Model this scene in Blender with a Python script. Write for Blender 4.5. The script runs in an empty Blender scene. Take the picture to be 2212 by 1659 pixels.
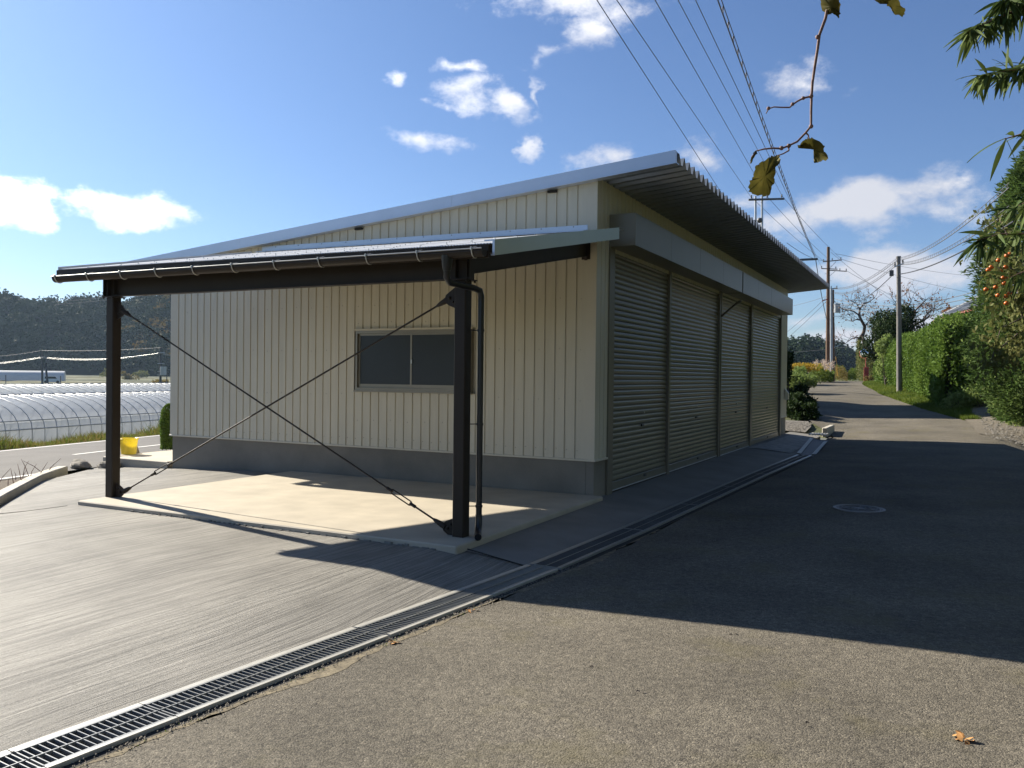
import bpy, math, random
import numpy as np
from math import radians, sin, cos, tan, atan, atan2, pi, sqrt, degrees, asin
from mathutils import Vector, Matrix
random.seed(7); rng = np.random.default_rng(7)
sc = bpy.context.scene
C = sc.collection

# ------------------------------------------------------------------ camera
W_, H_ = 2212., 1659.; FOC = 1800.; CX, CY = W_/2, H_/2
YAW = atan((2031-CX)/FOC); ROLL = atan((822-772)/(2031+2397))
PITCH = -atan((CY-(822-(2031-CX)*tan(ROLL)))*cos(ROLL)/FOC)
CAM = np.array([0, 0, 1.6])
Fv = np.array([-sin(YAW)*cos(PITCH), cos(YAW)*cos(PITCH), sin(PITCH)])
Rv = np.cross(Fv, [0, 0, 1]); Rv /= np.linalg.norm(Rv); Uv = np.cross(Rv, Fv)
R2 = Rv*cos(ROLL)+Uv*sin(ROLL); U2 = Uv*cos(ROLL)-Rv*sin(ROLL)
cd = bpy.data.cameras.new('camera'); cam = bpy.data.objects.new('camera', cd); C.objects.link(cam)
cam.matrix_world = Matrix(((R2[0], U2[0], -Fv[0], 0), (R2[1], U2[1], -Fv[1], 0), (R2[2], U2[2], -Fv[2], 1.6), (0, 0, 0, 1)))
cd.sensor_fit = 'HORIZONTAL'; cd.sensor_width = 36; cd.lens = 36*FOC/W_
cd.clip_start = .05; cd.clip_end = 6000
sc.camera = cam
def at(x, y, dist):            # a point seen at (x, y) of the survey picture, dist metres ahead
    d = Fv*FOC+R2*(x-CX)+U2*(CY-y); f0 = -sin(YAW)*d[0]+cos(YAW)*d[1]
    return CAM+d*(dist/f0)
def on(x, y, axis, v):
    d = Fv*FOC+R2*(x-CX)+U2*(CY-y); return CAM+d*((v-CAM[axis])/d[axis])

# ------------------------------------------------------------------ world, sun, exposure
SUN_AZ = radians(11.5); SUN_EL = atan(1/1.7)
sun_dir = Vector((-cos(SUN_AZ)*cos(SUN_EL), sin(SUN_AZ)*cos(SUN_EL), sin(SUN_EL)))   # towards the sun
wd = bpy.data.worlds.new('World'); sc.world = wd; wd.use_nodes = True
nt = wd.node_tree; nt.nodes.clear()
def wn(t, **k):
    n = nt.nodes.new(t)
    for a, b in k.items(): setattr(n, a, b)
    return n
def wm(op, a, b=None, c=None, clamp=False):
    n = nt.nodes.new('ShaderNodeMath'); n.operation = op; n.use_clamp = clamp
    for i, v in enumerate((a, b, c)):
        if v is None: continue
        if isinstance(v, (int, float)): n.inputs[i].default_value = v
        else: nt.links.new(v, n.inputs[i])
    return n.outputs[0]
sky = wn('ShaderNodeTexSky', sky_type='NISHITA', sun_disc=False)
sky.sun_elevation = SUN_EL; sky.sun_rotation = atan2(sun_dir.x, sun_dir.y)
sky.altitude = 100; sky.air_density = 1.0; sky.dust_density = .25; sky.ozone_density = 3.5
tc = wn('ShaderNodeTexCoord'); sx = wn('ShaderNodeSeparateXYZ'); nt.links.new(tc.outputs['Generated'], sx.inputs[0])
uu = wm('ARCTAN2', sx.outputs[0], sx.outputs[1]); vv = wm('ARCSINE', sx.outputs[2])
def fbm(scale, detail, rough, off=(0, 0, 0), st=(1, 1, 1)):
    mp = wn('ShaderNodeMapping'); mp.inputs['Location'].default_value = off; mp.inputs['Scale'].default_value = st
    nt.links.new(tc.outputs['Generated'], mp.inputs[0])
    n = wn('ShaderNodeTexNoise'); n.inputs['Scale'].default_value = scale; n.inputs['Detail'].default_value = detail
    n.inputs['Roughness'].default_value = rough; nt.links.new(mp.outputs[0], n.inputs['Vector']); return n.outputs['Fac']
nz1 = fbm(10, 7, .66, st=(1, 1, 1.5)); nz2 = fbm(16, 4, .6, (3, 1, 2), (1, 1, 1.6)); nz3 = fbm(7, 3, .5, (5, 5, 1), (1, 1, 2.2))
w1 = wm('MULTIPLY', wm('SUBTRACT', nz2, .5), .10); w2 = wm('MULTIPLY', wm('SUBTRACT', nz3, .5), .07)
uw = wm('ADD', uu, w1); vw = wm('ADD', vv, w2)
def dirang(x, y):
    d = Fv*FOC+R2*(x-CX)+U2*(CY-y); d = d/np.linalg.norm(d); return atan2(d[0], d[1]), asin(d[2])
# survey position, half sizes in survey pixels, tilt in degrees, strength
blobs = [(1860, 455, 240, 64, 7, 1.25), (1995, 415, 130, 42, 8, 1.1), (1930, 588, 195, 50, -4, 1.55), (1715, 474, 110, 32, 0, 1.1), (1740, 180, 110, 34, 0, .85),
 (1255, -10, 170, 55, 0, 1.05), (1265, 45, 65, 32, 0, .85), (990, 128, 58, 20, -10, .8), (1015, 183, 60, 32, 10, .95), (1090, 212, 60, 22, -18, .8),
 (1155, 205, 17, 48, 15, .7), (925, 294, 90, 25, -8, 1.15), (857, 160, 26, 18, 0, .7), (925, 212, 34, 11, 0, .45), (1150, 310, 18, 36, 0, .8),
 (1305, 350, 85, 38, 0, 1.0), (1440, 338, 45, 16, 0, .8), (1525, 350, 55, 42, 0, .75), (1610, 420, 60, 24, 0, .5),
 (30, 445, 100, 48, 0, 1.2), (300, 456, 150, 33, -6, 1.05), (1745, 700, 60, 26, 0, .95), (1800, 738, 130, 22, 0, .95), (2000, 690, 90, 24, 0, .8), (1150, 140, 22, 22, 0, .4), (1190, 110, 30, 12, 0, .35),
 (-500, 300, 260, 80, 0, 1.1), (-900, 560, 200, 60, 0, 1.), (2700, 300, 260, 80, 0, 1.), (3300, 500, 300, 70, 0, 1.)]
dens = None; low = None
cv = wn('ShaderNodeCombineXYZ'); nt.links.new(uw, cv.inputs[0]); nt.links.new(vw, cv.inputs[1])
for bx, by, rx, ry, rot, st in blobs:
    u0, v0 = dirang(bx, by); a = rx/1800*(1/max(.3, 1+((bx-CX)/1800)**2) if abs(bx-CX) < 1300 else .6); b = ry/1800*.92
    mp = wn('ShaderNodeMapping', vector_type='TEXTURE'); mp.inputs['Location'].default_value = (u0, v0, 0); mp.inputs['Rotation'].default_value = (0, 0, radians(rot)); mp.inputs['Scale'].default_value = (a/cos(v0), b, 1)
    nt.links.new(cv.outputs[0], mp.inputs[0])
    ln = wn('ShaderNodeVectorMath', operation='LENGTH'); nt.links.new(mp.outputs[0], ln.inputs[0])
    m = wm('MULTIPLY_ADD', ln.outputs['Value'], -st, 1.35*st)
    dens = m if dens is None else wm('MAXIMUM', dens, m)
    if ry > 36:
        sp = wn('ShaderNodeSeparateXYZ'); nt.links.new(mp.outputs[0], sp.inputs[0])
        g = wm('SUBTRACT', wm('MULTIPLY_ADD', ln.outputs['Value'], -.8, 1.0), wm('MULTIPLY', sp.outputs[1], .9))
        low = g if low is None else wm('MAXIMUM', low, g)
den = wm('ADD', wm('SUBTRACT', dens, .34), wm('MULTIPLY', wm('SUBTRACT', nz1, .5), 3.6))
mr = wn('ShaderNodeMapRange', interpolation_type='SMOOTHSTEP'); nt.links.new(den, mr.inputs[0])
mr.inputs[1].default_value = -.12; mr.inputs[2].default_value = 1.05
ms = wn('ShaderNodeMapRange', interpolation_type='SMOOTHSTEP'); nt.links.new(wm('ADD', low, wm('MULTIPLY', wm('SUBTRACT', nz2, .5), 1.6)), ms.inputs[0])
ms.inputs[1].default_value = .45; ms.inputs[2].default_value = 1.35
ccol = wn('ShaderNodeMix', data_type='RGBA'); nt.links.new(ms.outputs[0], ccol.inputs[0])
ccol.inputs[6].default_value = (10.2, 10.0, 10.0, 1); ccol.inputs[7].default_value = (6.3, 6.5, 7.2, 1)
# clouds nearer the sun are brighter
vd = wn('ShaderNodeVectorMath', operation='DOT_PRODUCT'); nt.links.new(tc.outputs['Generated'], vd.inputs[0]); vd.inputs[1].default_value = sun_dir
glow = wm('ADD', 1., wm('MULTIPLY', wm('POWER', wm('MAXIMUM', vd.outputs['Value'], 0), 5), 2.2))
cg = wn('ShaderNodeVectorMath', operation='SCALE'); nt.links.new(ccol.outputs[2], cg.inputs[0]); nt.links.new(glow, cg.inputs['Scale'])
# a milky aureole round the sun
aur = wn('ShaderNodeVectorMath', operation='SCALE'); aur.inputs[0].default_value = (1.3, 1.9, 2.2)
nt.links.new(wm('MULTIPLY', wm('POWER', wm('MAXIMUM', vd.outputs['Value'], 0), 6), 1.0), aur.inputs['Scale'])
sadd = wn('ShaderNodeVectorMath', operation='ADD'); nt.links.new(sky.outputs[0], sadd.inputs[0]); nt.links.new(aur.outputs[0], sadd.inputs[1])
mx = wn('ShaderNodeMix', data_type='RGBA'); nt.links.new(mr.outputs[0], mx.inputs[0])
tnt = wn('ShaderNodeVectorMath', operation='MULTIPLY'); nt.links.new(sadd.outputs[0], tnt.inputs[0]); tnt.inputs[1].default_value = (.84, .91, 1.08)
nt.links.new(tnt.outputs[0], mx.inputs[6]); nt.links.new(cg.outputs[0], mx.inputs[7])
bg = wn('ShaderNodeBackground'); bg.inputs[1].default_value = .053; nt.links.new(mx.outputs[2], bg.inputs[0])
wo = wn('ShaderNodeOutputWorld'); nt.links.new(bg.outputs[0], wo.inputs[0])
sl = bpy.data.lights.new('sun', 'SUN'); sl.energy = 5.0; sl.angle = radians(.53); sl.color = (1, .925, .79)
so = bpy.data.objects.new('sun', sl); C.objects.link(so); so.rotation_euler = sun_dir.to_track_quat('Z', 'Y').to_euler(); so.location = (-30, 10, 30)
vs = sc.view_settings; vs.view_transform = 'Standard'; vs.look = 'None'; vs.gamma = 1; vs.use_curve_mapping = False; vs.exposure = 1.1
sc.cycles.max_bounces = 7; sc.cycles.diffuse_bounces = 3; sc.cycles.glossy_bounces = 3; sc.cycles.transmission_bounces = 4; sc.cycles.transparent_max_bounces = 10; sc.cycles.caustics_reflective = False; sc.cycles.caustics_refractive = False
wd.cycles.sampling_method = 'MANUAL'; wd.cycles.sample_map_resolution = 512

# ------------------------------------------------------------------ helpers
def tag(o, label=None, cat=None, group=None, kind=None):
    if label: o['label'] = label
    if cat: o['category'] = cat
    if group: o['group'] = group
    if kind: o['kind'] = kind
    return o
class M:
    def __init__(s): s.v = []; s.f = []; s.sm = []
    def add(s, vs_, fs, smooth=False):
        n = len(s.v); s.v += [tuple(map(float, p)) for p in vs_]; s.f += [tuple(i+n for i in f) for f in fs]; s.sm += [smooth]*len(fs); return s
    def box(s, x0, x1, y0, y1, z0, z1):
        return s.add([(x0, y0, z0), (x1, y0, z0), (x1, y1, z0), (x0, y1, z0), (x0, y0, z1), (x1, y0, z1), (x1, y1, z1), (x0, y1, z1)],
                     [(0, 3, 2, 1), (4, 5, 6, 7), (0, 1, 5, 4), (1, 2, 6, 5), (2, 3, 7, 6), (3, 0, 4, 7)])
    def bbox(s, x0, x1, y0, y1, z0, z1, b=.006):    # box with bevelled edges (octagonal plan + top chamfer)
        def ring(i, z): return [(x0+b+i, y0+i, z), (x1-b-i, y0+i, z), (x1-i, y0+b+i, z), (x1-i, y1-b-i, z), (x1-b-i, y1-i, z), (x0+b+i, y1-i, z), (x0+i, y1-b-i, z), (x0+i, y0+b+i, z)]
        V = ring(0, z0)+ring(0, z1-b)+ring(b, z1)
        F = [tuple(range(7, -1, -1)), tuple(range(16, 24))]
        for k in (0, 8): F += [(k+i, k+(i+1) % 8, k+8+(i+1) % 8, k+8+i) for i in range(8)]
        return s.add(V, F)
    def prism(s, poly, d):      # planar polygon of 3-D points extruded by vector d
        n = len(poly); p = [Vector(q) for q in poly]; d = Vector(d)
        F = [tuple(range(n-1, -1, -1)), tuple(range(n, 2*n))]+[(i, (i+1) % n, n+(i+1) % n, n+i) for i in range(n)]
        return s.add(p+[q+d for q in p], F)
    def tube(s, pts, r, n=8, caps=True, smooth=True):
        pts = [Vector(p) for p in pts]; rs = r if hasattr(r, '__len__') else [r]*len(pts)
        V = []; prev = None
        for i, p in enumerate(pts):
            t = (pts[min(i+1, len(pts)-1)]-pts[max(i-1, 0)])
            t = t.normalized() if t.length > 1e-9 else Vector((0, 0, 1))
            if prev is None: a = t.orthogonal().normalized()
            else:
                a = prev-t*prev.dot(t); a = a.normalized() if a.length > 1e-6 else t.orthogonal().normalized()
            prev = a; b = t.cross(a)
            V += [p+(a*cos(2*pi*k/n)+b*sin(2*pi*k/n))*rs[i] for k in range(n)]
        F = [(i*n+k, i*n+(k+1) % n, (i+1)*n+(k+1) % n, (i+1)*n+k) for i in range(len(pts)-1) for k in range(n)]
        s.add(V, F, smooth)
        if caps: s.add(V[:n], [tuple(range(n-1, -1, -1))]); s.add(V[-n:], [tuple(range(n))])
        return s
    def cyl(s, c, r, z0, z1, n=16): return s.tube([(c[0], c[1], z0), (c[0], c[1], z1)], r, n)
    def ring(s, c, ax1, ax2, R, r, n=12, m=4):
        c = Vector(c); a = Vector(ax1).normalized(); b = Vector(ax2).normalized(); w = a.cross(b); V = []
        for i in range(n):
            q = a*cos(2*pi*i/n)+b*sin(2*pi*i/n)
            V += [c+q*(R+r*cos(2*pi*j/m))+w*(r*sin(2*pi*j/m)) for j in range(m)]
        F = [(i*m+j, ((i+1) % n)*m+j, ((i+1) % n)*m+(j+1) % m, i*m+(j+1) % m) for i in range(n) for j in range(m)]
        return s.add(V, F, True)
    def ball(s, c, r, n=8, m=5, sq=(1, 1, 1)):
        V = [(c[0], c[1], c[2]+r*sq[2])]
        for j in range(1, m):
            t = pi*j/m
            V += [(c[0]+r*sq[0]*sin(t)*cos(2*pi*i/n), c[1]+r*sq[1]*sin(t)*sin(2*pi*i/n), c[2]+r*sq[2]*cos(t)) for i in range(n)]
        V.append((c[0], c[1], c[2]-r*sq[2])); L = len(V)-1
        F = [(0, 1+i, 1+(i+1) % n) for i in range(n)]
        for j in range(m-2): F += [(1+j*n+i, 1+(j+1)*n+i, 1+(j+1)*n+(i+1) % n, 1+j*n+(i+1) % n) for i in range(n)]
        F += [(L, L-n+(i+1) % n, L-n+i) for i in range(n)]
        return s.add(V, F, True)
    def mesh(s, name, mat, off=(0, 0, 0)):
        me = bpy.data.meshes.new(name); o = Vector(off)
        me.from_pydata([Vector(v)-o for v in s.v], [], s.f)
        me.polygons.foreach_set('use_smooth', s.sm); me.materials.append(mat); me.update(); return me
    def build(s, name, mat, parent=None, label=None, kind=None, loc=None):
        base = Vector(parent_world(parent))
        l = Vector(loc) if loc is not None else Vector((0, 0, 0))
        me = s.mesh(name, mat, base+l if parent else l)
        o = bpy.data.objects.new(name, me); C.objects.link(o); o.location = l
        if parent: o.parent = parent
        return tag(o, label, kind=kind)
def parent_world(p):
    v = Vector((0, 0, 0))
    while p is not None: v += Vector(p.location); p = p.parent
    return v
def root(name, label, cat, loc=(0, 0, 0), group=None):
    o = bpy.data.objects.new(name, None); o.empty_display_size = .2; C.objects.link(o); o.location = loc
    return tag(o, label, cat, group)
def inst(name, me, parent, off, rotz=0):      # one more piece sharing a mesh; off is relative to the parent
    o = bpy.data.objects.new(name, me); C.objects.link(o); o.location = off; o.parent = parent
    if rotz: o.rotation_euler = (0, 0, rotz)
    return o
def copy_tree(o, parent=None):
    c = o.copy(); C.objects.link(c); c.parent = parent
    for ch in o.children: copy_tree(ch, c)
    return c
def fast(name, V, F, mat, parent=None, kind=None, smooth=False):
    V = np.asarray(V, np.float32).reshape(-1, 3); F = np.asarray(F, np.int32); k = F.shape[1]
    V = V-np.array(parent_world(parent), np.float32)
    me = bpy.data.meshes.new(name); me.vertices.add(len(V)); me.vertices.foreach_set('co', V.ravel())
    me.loops.add(F.size); me.loops.foreach_set('vertex_index', F.ravel())
    me.polygons.add(len(F)); me.polygons.foreach_set('loop_start', np.arange(0, F.size, k, dtype=np.int32)); me.polygons.foreach_set('loop_total', np.full(len(F), k, np.int32))
    if smooth: me.polygons.foreach_set('use_smooth', np.ones(len(F), bool))
    me.update(calc_edges=True); me.materials.append(mat)
    o = bpy.data.objects.new(name, me); C.objects.link(o)
    if parent: o.parent = parent
    return tag(o, kind=kind)
def nrm(a): return a/np.maximum(np.linalg.norm(a, axis=-1, keepdims=True), 1e-9)
def leaves(P, L, Wd=.5, bias=(0, 0, 0), spread=1., D=None):
    """kite leaves at points P, length L (array or number), pointing in random directions about bias"""
    n = len(P); L = np.broadcast_to(np.asarray(L, float), (n,))[:, None]
    d = nrm(rng.normal(size=(n, 3))*spread+np.array(bias)) if D is None else nrm(D+rng.normal(size=(n, 3))*spread)
    s_ = nrm(np.cross(d, rng.normal(size=(n, 3)))); up = np.cross(s_, d)
    b = P; t = P+d*L-up*L*.12; m = P+d*L*.45
    V = np.stack([b, m+s_*L*Wd*.5, t, m-s_*L*Wd*.5], 1).reshape(-1, 3)
    return V, np.arange(n*4).reshape(-1, 4)
def cat_(parts):
    V = []; F = []; k = 0
    for v, f in parts: V.append(v); F.append(f+k); k += len(v)
    return np.concatenate(V), np.concatenate(F)

# ------------------------------------------------------------------ materials
def mat(name, col, rough=.6, metal=0., var=.12, vs_=4., bump=0., bs=60., st=(1, 1, 1), spec=.5, col2=None, fine=0., fs=200., det=6., trl=0., coat=0.):
    m = bpy.data.materials.new(name); m.use_nodes = True; t = m.node_tree; N = t.nodes; Lk = t.links.new; b = N['Principled BSDF']
    b.inputs['Roughness'].default_value = rough; b.inputs['Metallic'].default_value = metal; b.inputs['Specular IOR Level'].default_value = spec
    b.inputs['Coat Weight'].default_value = coat
    co = N.new('ShaderNodeTexCoord'); mp = N.new('ShaderNodeMapping'); mp.inputs['Scale'].default_value = st; g = N.new('ShaderNodeNewGeometry')
    Lk(g.outputs['Position'], mp.inputs[0])
    def noise(s_, d, r=.55):
        n = N.new('ShaderNodeTexNoise'); n.inputs['Scale'].default_value = s_; n.inputs['Detail'].default_value = d; n.inputs['Roughness'].default_value = r
        Lk(mp.outputs[0], n.inputs['Vector']); return n.outputs['Fac']
    c1 = tuple(max(0, c*(1-var)) for c in col)+(1,); c2 = (tuple(min(1, c*(1+var)) for c in col) if col2 is None else tuple(col2))+(1,)
    mr_ = N.new('ShaderNodeMapRange'); mr_.inputs[1].default_value = .3; mr_.inputs[2].default_value = .7; Lk(noise(vs_, det), mr_.inputs[0])
    mix = N.new('ShaderNodeMix'); mix.data_type = 'RGBA'; Lk(mr_.outputs[0], mix.inputs[0]); mix.inputs[6].default_value = c1; mix.inputs[7].default_value = c2
    out = mix.outputs[2]
    if fine:
        mf = N.new('ShaderNodeMapRange'); mf.inputs[1].default_value = .25; mf.inputs[2].default_value = .75; mf.inputs[3].default_value = 1-fine; mf.inputs[4].default_value = 1+fine
        Lk(noise(fs, 3), mf.inputs[0])
        sc2 = N.new('ShaderNodeVectorMath'); sc2.operation = 'SCALE'; Lk(out, sc2.inputs[0]); Lk(mf.outputs[0], sc2.inputs['Scale']); out = sc2.outputs[0]
    Lk(out, b.inputs['Base Color'])
    if bump:
        bp_ = N.new('ShaderNodeBump'); bp_.inputs['Strength'].default_value = 1; bp_.inputs['Distance'].default_value = bump; Lk(noise(bs, 4), bp_.inputs['Height']); Lk(bp_.outputs[0], b.inputs['Normal'])
    if trl:
        tr = N.new('ShaderNodeBsdfTranslucent'); Lk(out, tr.inputs[0]); ms_ = N.new('ShaderNodeMixShader'); ms_.inputs[0].default_value = trl
        o_ = N['Material Output']; Lk(b.outputs[0], ms_.inputs[1]); Lk(tr.outputs[0], ms_.inputs[2]); Lk(ms_.outputs[0], o_.inputs[0])
    return m
def leafmat(name, a, b, trl=.35, s_=1.2, rough=.65): return mat(name, a, rough, var=.0, vs_=s_, col2=b, fine=.35, fs=9, trl=trl, det=8, spec=.12)

def asphalt():
    m = bpy.data.materials.new('asphalt_with_aggregate'); m.use_nodes = True; t = m.node_tree; N = t.nodes; Lk = t.links.new; b = N['Principled BSDF']
    g = N.new('ShaderNodeNewGeometry')
    def noise(s_, d, r=.6):
        n = N.new('ShaderNodeTexNoise'); n.inputs['Scale'].default_value = s_; n.inputs['Detail'].default_value = d; n.inputs['Roughness'].default_value = r; Lk(g.outputs['Position'], n.inputs['Vector']); return n
    v = N.new('ShaderNodeTexVoronoi'); v.inputs['Scale'].default_value = 120; v.inputs['Randomness'].default_value = 1.0; Lk(g.outputs['Position'], v.inputs['Vector'])
    cr = N.new('ShaderNodeValToRGB'); e = cr.color_ramp.elements
    e[0].position = 0; e[0].color = (.085, .076, .062, 1); e[1].position = 1; e[1].color = (.23, .20, .152, 1)
    e2 = e.new(.5); e2.color = (.145, .128, .10, 1); e3 = e.new(.9); e3.color = (.172, .152, .118, 1)
    sep = N.new('ShaderNodeSeparateColor'); Lk(v.outputs['Color'], sep.inputs[0]); Lk(sep.outputs[0], cr.inputs[0])
    big = N.new('ShaderNodeMapRange'); big.inputs[1].default_value = .3; big.inputs[2].default_value = .7; big.inputs[3].default_value = .72; big.inputs[4].default_value = 1.25
    Lk(noise(.7, 7).outputs['Fac'], big.inputs[0])
    mid = N.new('ShaderNodeMapRange'); mid.inputs[1].default_value = .3; mid.inputs[2].default_value = .7; mid.inputs[3].default_value = .62; mid.inputs[4].default_value = 1.38
    Lk(noise(22, 5, .75).outputs['Fac'], mid.inputs[0])
    mu = N.new('ShaderNodeMath'); mu.operation = 'MULTIPLY'; Lk(big.outputs[0], mu.inputs[0]); Lk(mid.outputs[0], mu.inputs[1])
    s2 = N.new('ShaderNodeVectorMath'); s2.operation = 'SCALE'; Lk(cr.outputs[0], s2.inputs[0]); Lk(mu.outputs[0], s2.inputs['Scale'])
    moss = N.new('ShaderNodeMapRange'); moss.inputs[1].default_value = .52; moss.inputs[2].default_value = .75; moss.inputs[4].default_value = .6; Lk(noise(1.1, 8, .7).outputs['Fac'], moss.inputs[0])
    mx_ = N.new('ShaderNodeMix'); mx_.data_type = 'RGBA'; Lk(moss.outputs[0], mx_.inputs[0]); Lk(s2.outputs[0], mx_.inputs[6]); mx_.inputs[7].default_value = (.15, .13, .06, 1)
    Lk(mx_.outputs[2], b.inputs['Base Color']); b.inputs['Roughness'].default_value = .85; b.inputs['Specular IOR Level'].default_value = .25
    dm = N.new('ShaderNodeMath'); dm.operation = 'MULTIPLY'; dm.inputs[1].default_value = -1; Lk(v.outputs['Distance'], dm.inputs[0])
    ad = N.new('ShaderNodeMath'); ad.operation = 'ADD'; Lk(dm.outputs[0], ad.inputs[0]); mn = N.new('ShaderNodeMath'); mn.operation = 'MULTIPLY'; mn.inputs[1].default_value = 2.2; Lk(noise(48, 6, .8).outputs['Fac'], mn.inputs[0]); Lk(mn.outputs[0], ad.inputs[1])
    bu = N.new('ShaderNodeBump'); bu.inputs['Strength'].default_value = .8; bu.inputs['Distance'].default_value = .0060; Lk(ad.outputs[0], bu.inputs['Height']); Lk(bu.outputs[0], b.inputs['Normal'])
    return m
def broomed():
    m = bpy.data.materials.new('broomed_concrete'); m.use_nodes = True; t = m.node_tree; N = t.nodes; Lk = t.links.new; b = N['Principled BSDF']
    g = N.new('ShaderNodeNewGeometry')
    wv = N.new('ShaderNodeTexNoise'); wv.inputs['Scale'].default_value = .35; wv.inputs['Detail'].default_value = 2; Lk(g.outputs['Position'], wv.inputs['Vector'])
    ws = N.new('ShaderNodeVectorMath'); ws.operation = 'MULTIPLY_ADD'; Lk(wv.outputs['Color'], ws.inputs[0]); ws.inputs[1].default_value = (.38, .2, 0); Lk(g.outputs['Position'], ws.inputs[2])
    def noise(s_, d, sc3=(1, 1, 1), r=.6, src=None):
        mp = N.new('ShaderNodeMapping'); mp.inputs['Scale'].default_value = sc3; mp.inputs['Rotation'].default_value = (0, 0, radians(4)); Lk(src or ws.outputs[0], mp.inputs[0])
        n = N.new('ShaderNodeTexNoise'); n.inputs['Scale'].default_value = s_; n.inputs['Detail'].default_value = d; n.inputs['Roughness'].default_value = r; Lk(mp.outputs[0], n.inputs['Vector']); return n.outputs['Fac']
    def rng_(o, a, b_, c, d):
        q = N.new('ShaderNodeMapRange'); q.inputs[1].default_value = a; q.inputs[2].default_value = b_; q.inputs[3].default_value = c; q.inputs[4].default_value = d; Lk(o, q.inputs[0]); return q.outputs[0]
    lines = noise(1, 7, (30, .35, 1), .78); fines = noise(1, 3, (95, 1.2, 1), .65); grit = noise(160, 3)
    big = noise(.55, 6, (1, 1, 1), .6); pat = noise(1.6, 5, (1, .5, 1), .6)
    def mul(a, b_):
        q = N.new('ShaderNodeMath'); q.operation = 'MULTIPLY'; Lk(a, q.inputs[0]); Lk(b_, q.inputs[1]); return q.outputs[0]
    f = mul(mul(rng_(big, .3, .7, .72, 1.25), rng_(lines, .36, .56, .58, 1.12)), mul(rng_(grit, .3, .7, .70, 1.28), mul(rng_(fines, .34, .62, .66, 1.18), rng_(pat, .35, .65, .84, 1.16))))
    s2 = N.new('ShaderNodeVectorMath'); s2.operation = 'SCALE'; s2.inputs[0].default_value = (.252, .236, .207); Lk(f, s2.inputs['Scale'])
    Lk(s2.outputs[0], b.inputs['Base Color']); b.inputs['Roughness'].default_value = .64; b.inputs['Specular IOR Level'].default_value = .35
    def bump(o, dist, prev=None):
        q = N.new('ShaderNodeBump'); q.inputs['Strength'].default_value = 1; q.inputs['Distance'].default_value = dist; Lk(o, q.inputs['Height'])
        if prev: Lk(prev, q.inputs['Normal'])
        return q.outputs[0]
    Lk(bump(grit, .0028, bump(fines, .005, bump(lines, .010))), b.inputs['Normal'])
    return m
MT = {}
MT['asphalt'] = asphalt(); MT['broom'] = broomed()
MT['slab'] = mat('smooth_concrete', (.46, .405, .315), .7, var=.13, vs_=2.2, fine=.06, fs=120, bump=.0008, bs=120)
MT['apron'] = mat('apron_concrete', (.21, .20, .18), .75, var=.16, vs_=1.6, fine=.1, fs=140, bump=.0012, bs=140)
MT['foundation'] = mat('foundation_concrete', (.235, .215, .18), .85, var=.16, vs_=1.7, fine=.08, fs=90, bump=.001, bs=90)
MT['kerb'] = mat('kerb_concrete', (.52, .48, .40), .85, var=.12, vs_=5, fine=.1, fs=90, bump=.003, bs=80)
MT['cream'] = mat('cream_painted_steel', (.665, .615, .49), .42, var=.045, vs_=2.0, st=(4, 4, .35), fine=.03, fs=6, spec=.5)
MT['creamtrim'] = mat('cream_trim', (.665, .61, .485), .4, var=.03, vs_=1.5)
MT['shutter'] = mat('shutter_steel', (.20, .185, .135), .30, .15, var=.06, vs_=3, spec=.6)
MT['guide'] = mat('shutter_guide', (.19, .17, .125), .4, var=.05)
MT['boxsteel'] = mat('shutter_box_steel', (.19, .175, .12), .3, .0, var=.05, vs_=1.2, bump=.002, bs=1.6)
MT['foldsteel'] = mat('folded_roof_steel', (.30, .33, .36), .45, .6, var=.08, vs_=3)
MT['galv'] = mat('galvalume_roof', (.66, .68, .70), .5, .35, var=.08, vs_=3)
MT['white'] = mat('silver_white_flashing', (.66, .70, .78), .32, .55, var=.04, vs_=2)
MT['fasciag'] = mat('pale_rake_fascia', (.46, .50, .40), .28, .4, var=.05, vs_=2)
MT['brown'] = mat('dark_brown_paint', (.038, .028, .020), .5, var=.10, vs_=6, spec=.25)
MT['black'] = mat('black_pvc', (.016, .016, .018), .3, var=.1)
MT['zinc'] = mat('zinc_steel', (.62, .62, .60), .35, .7, var=.1, vs_=12)
MT['galvstrip'] = mat('galvanised_angle', (.62, .60, .54), .42, .45, var=.10, vs_=9, fine=.05, fs=80)
MT['galvbar'] = mat('galvanised_bar', (.42, .42, .40), .4, .6, var=.1, vs_=12)
MT['dark'] = mat('dark_channel', (.03, .028, .025), .95, var=.3, vs_=9)
MT['alu'] = mat('bronze_grey_sash', (.30, .27, .22), .35, .6, var=.05)
MT['glass'] = None
MT['paint'] = mat('white_road_paint', (.75, .73, .68), .7, var=.12, vs_=12, fine=.08, fs=60)
MT['yellow'] = mat('yellow_plastic', (.86, .74, .10), .35, var=.03, vs_=3, trl=.45)
MT['iron'] = mat('cast_iron', (.16, .15, .14), .5, .4, var=.2, vs_=20, bump=.002, bs=30)
MT['rock'] = mat('grey_rock', (.20, .18, .15), .9, var=.35, vs_=6, fine=.2, fs=40, bump=.012, bs=14)
MT['soil'] = mat('brown_soil', (.085, .06, .038), .95, var=.35, vs_=7, fine=.3, fs=40, bump=.02, bs=25)
MT['gravel'] = mat('pale_gravel', (.19, .175, .155), .95, var=.35, vs_=26, fine=.35, fs=55, bump=.03, bs=40)
MT['wood'] = mat('weathered_pole_wood', (.16, .095, .06), .85, var=.3, vs_=4, st=(6, 6, .6), bump=.004, bs=20)
MT['cpole'] = mat('grey_pole_concrete', (.19, .18, .17), .85, var=.22, vs_=3, st=(3, 3, 1), fine=.12, fs=40)
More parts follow.
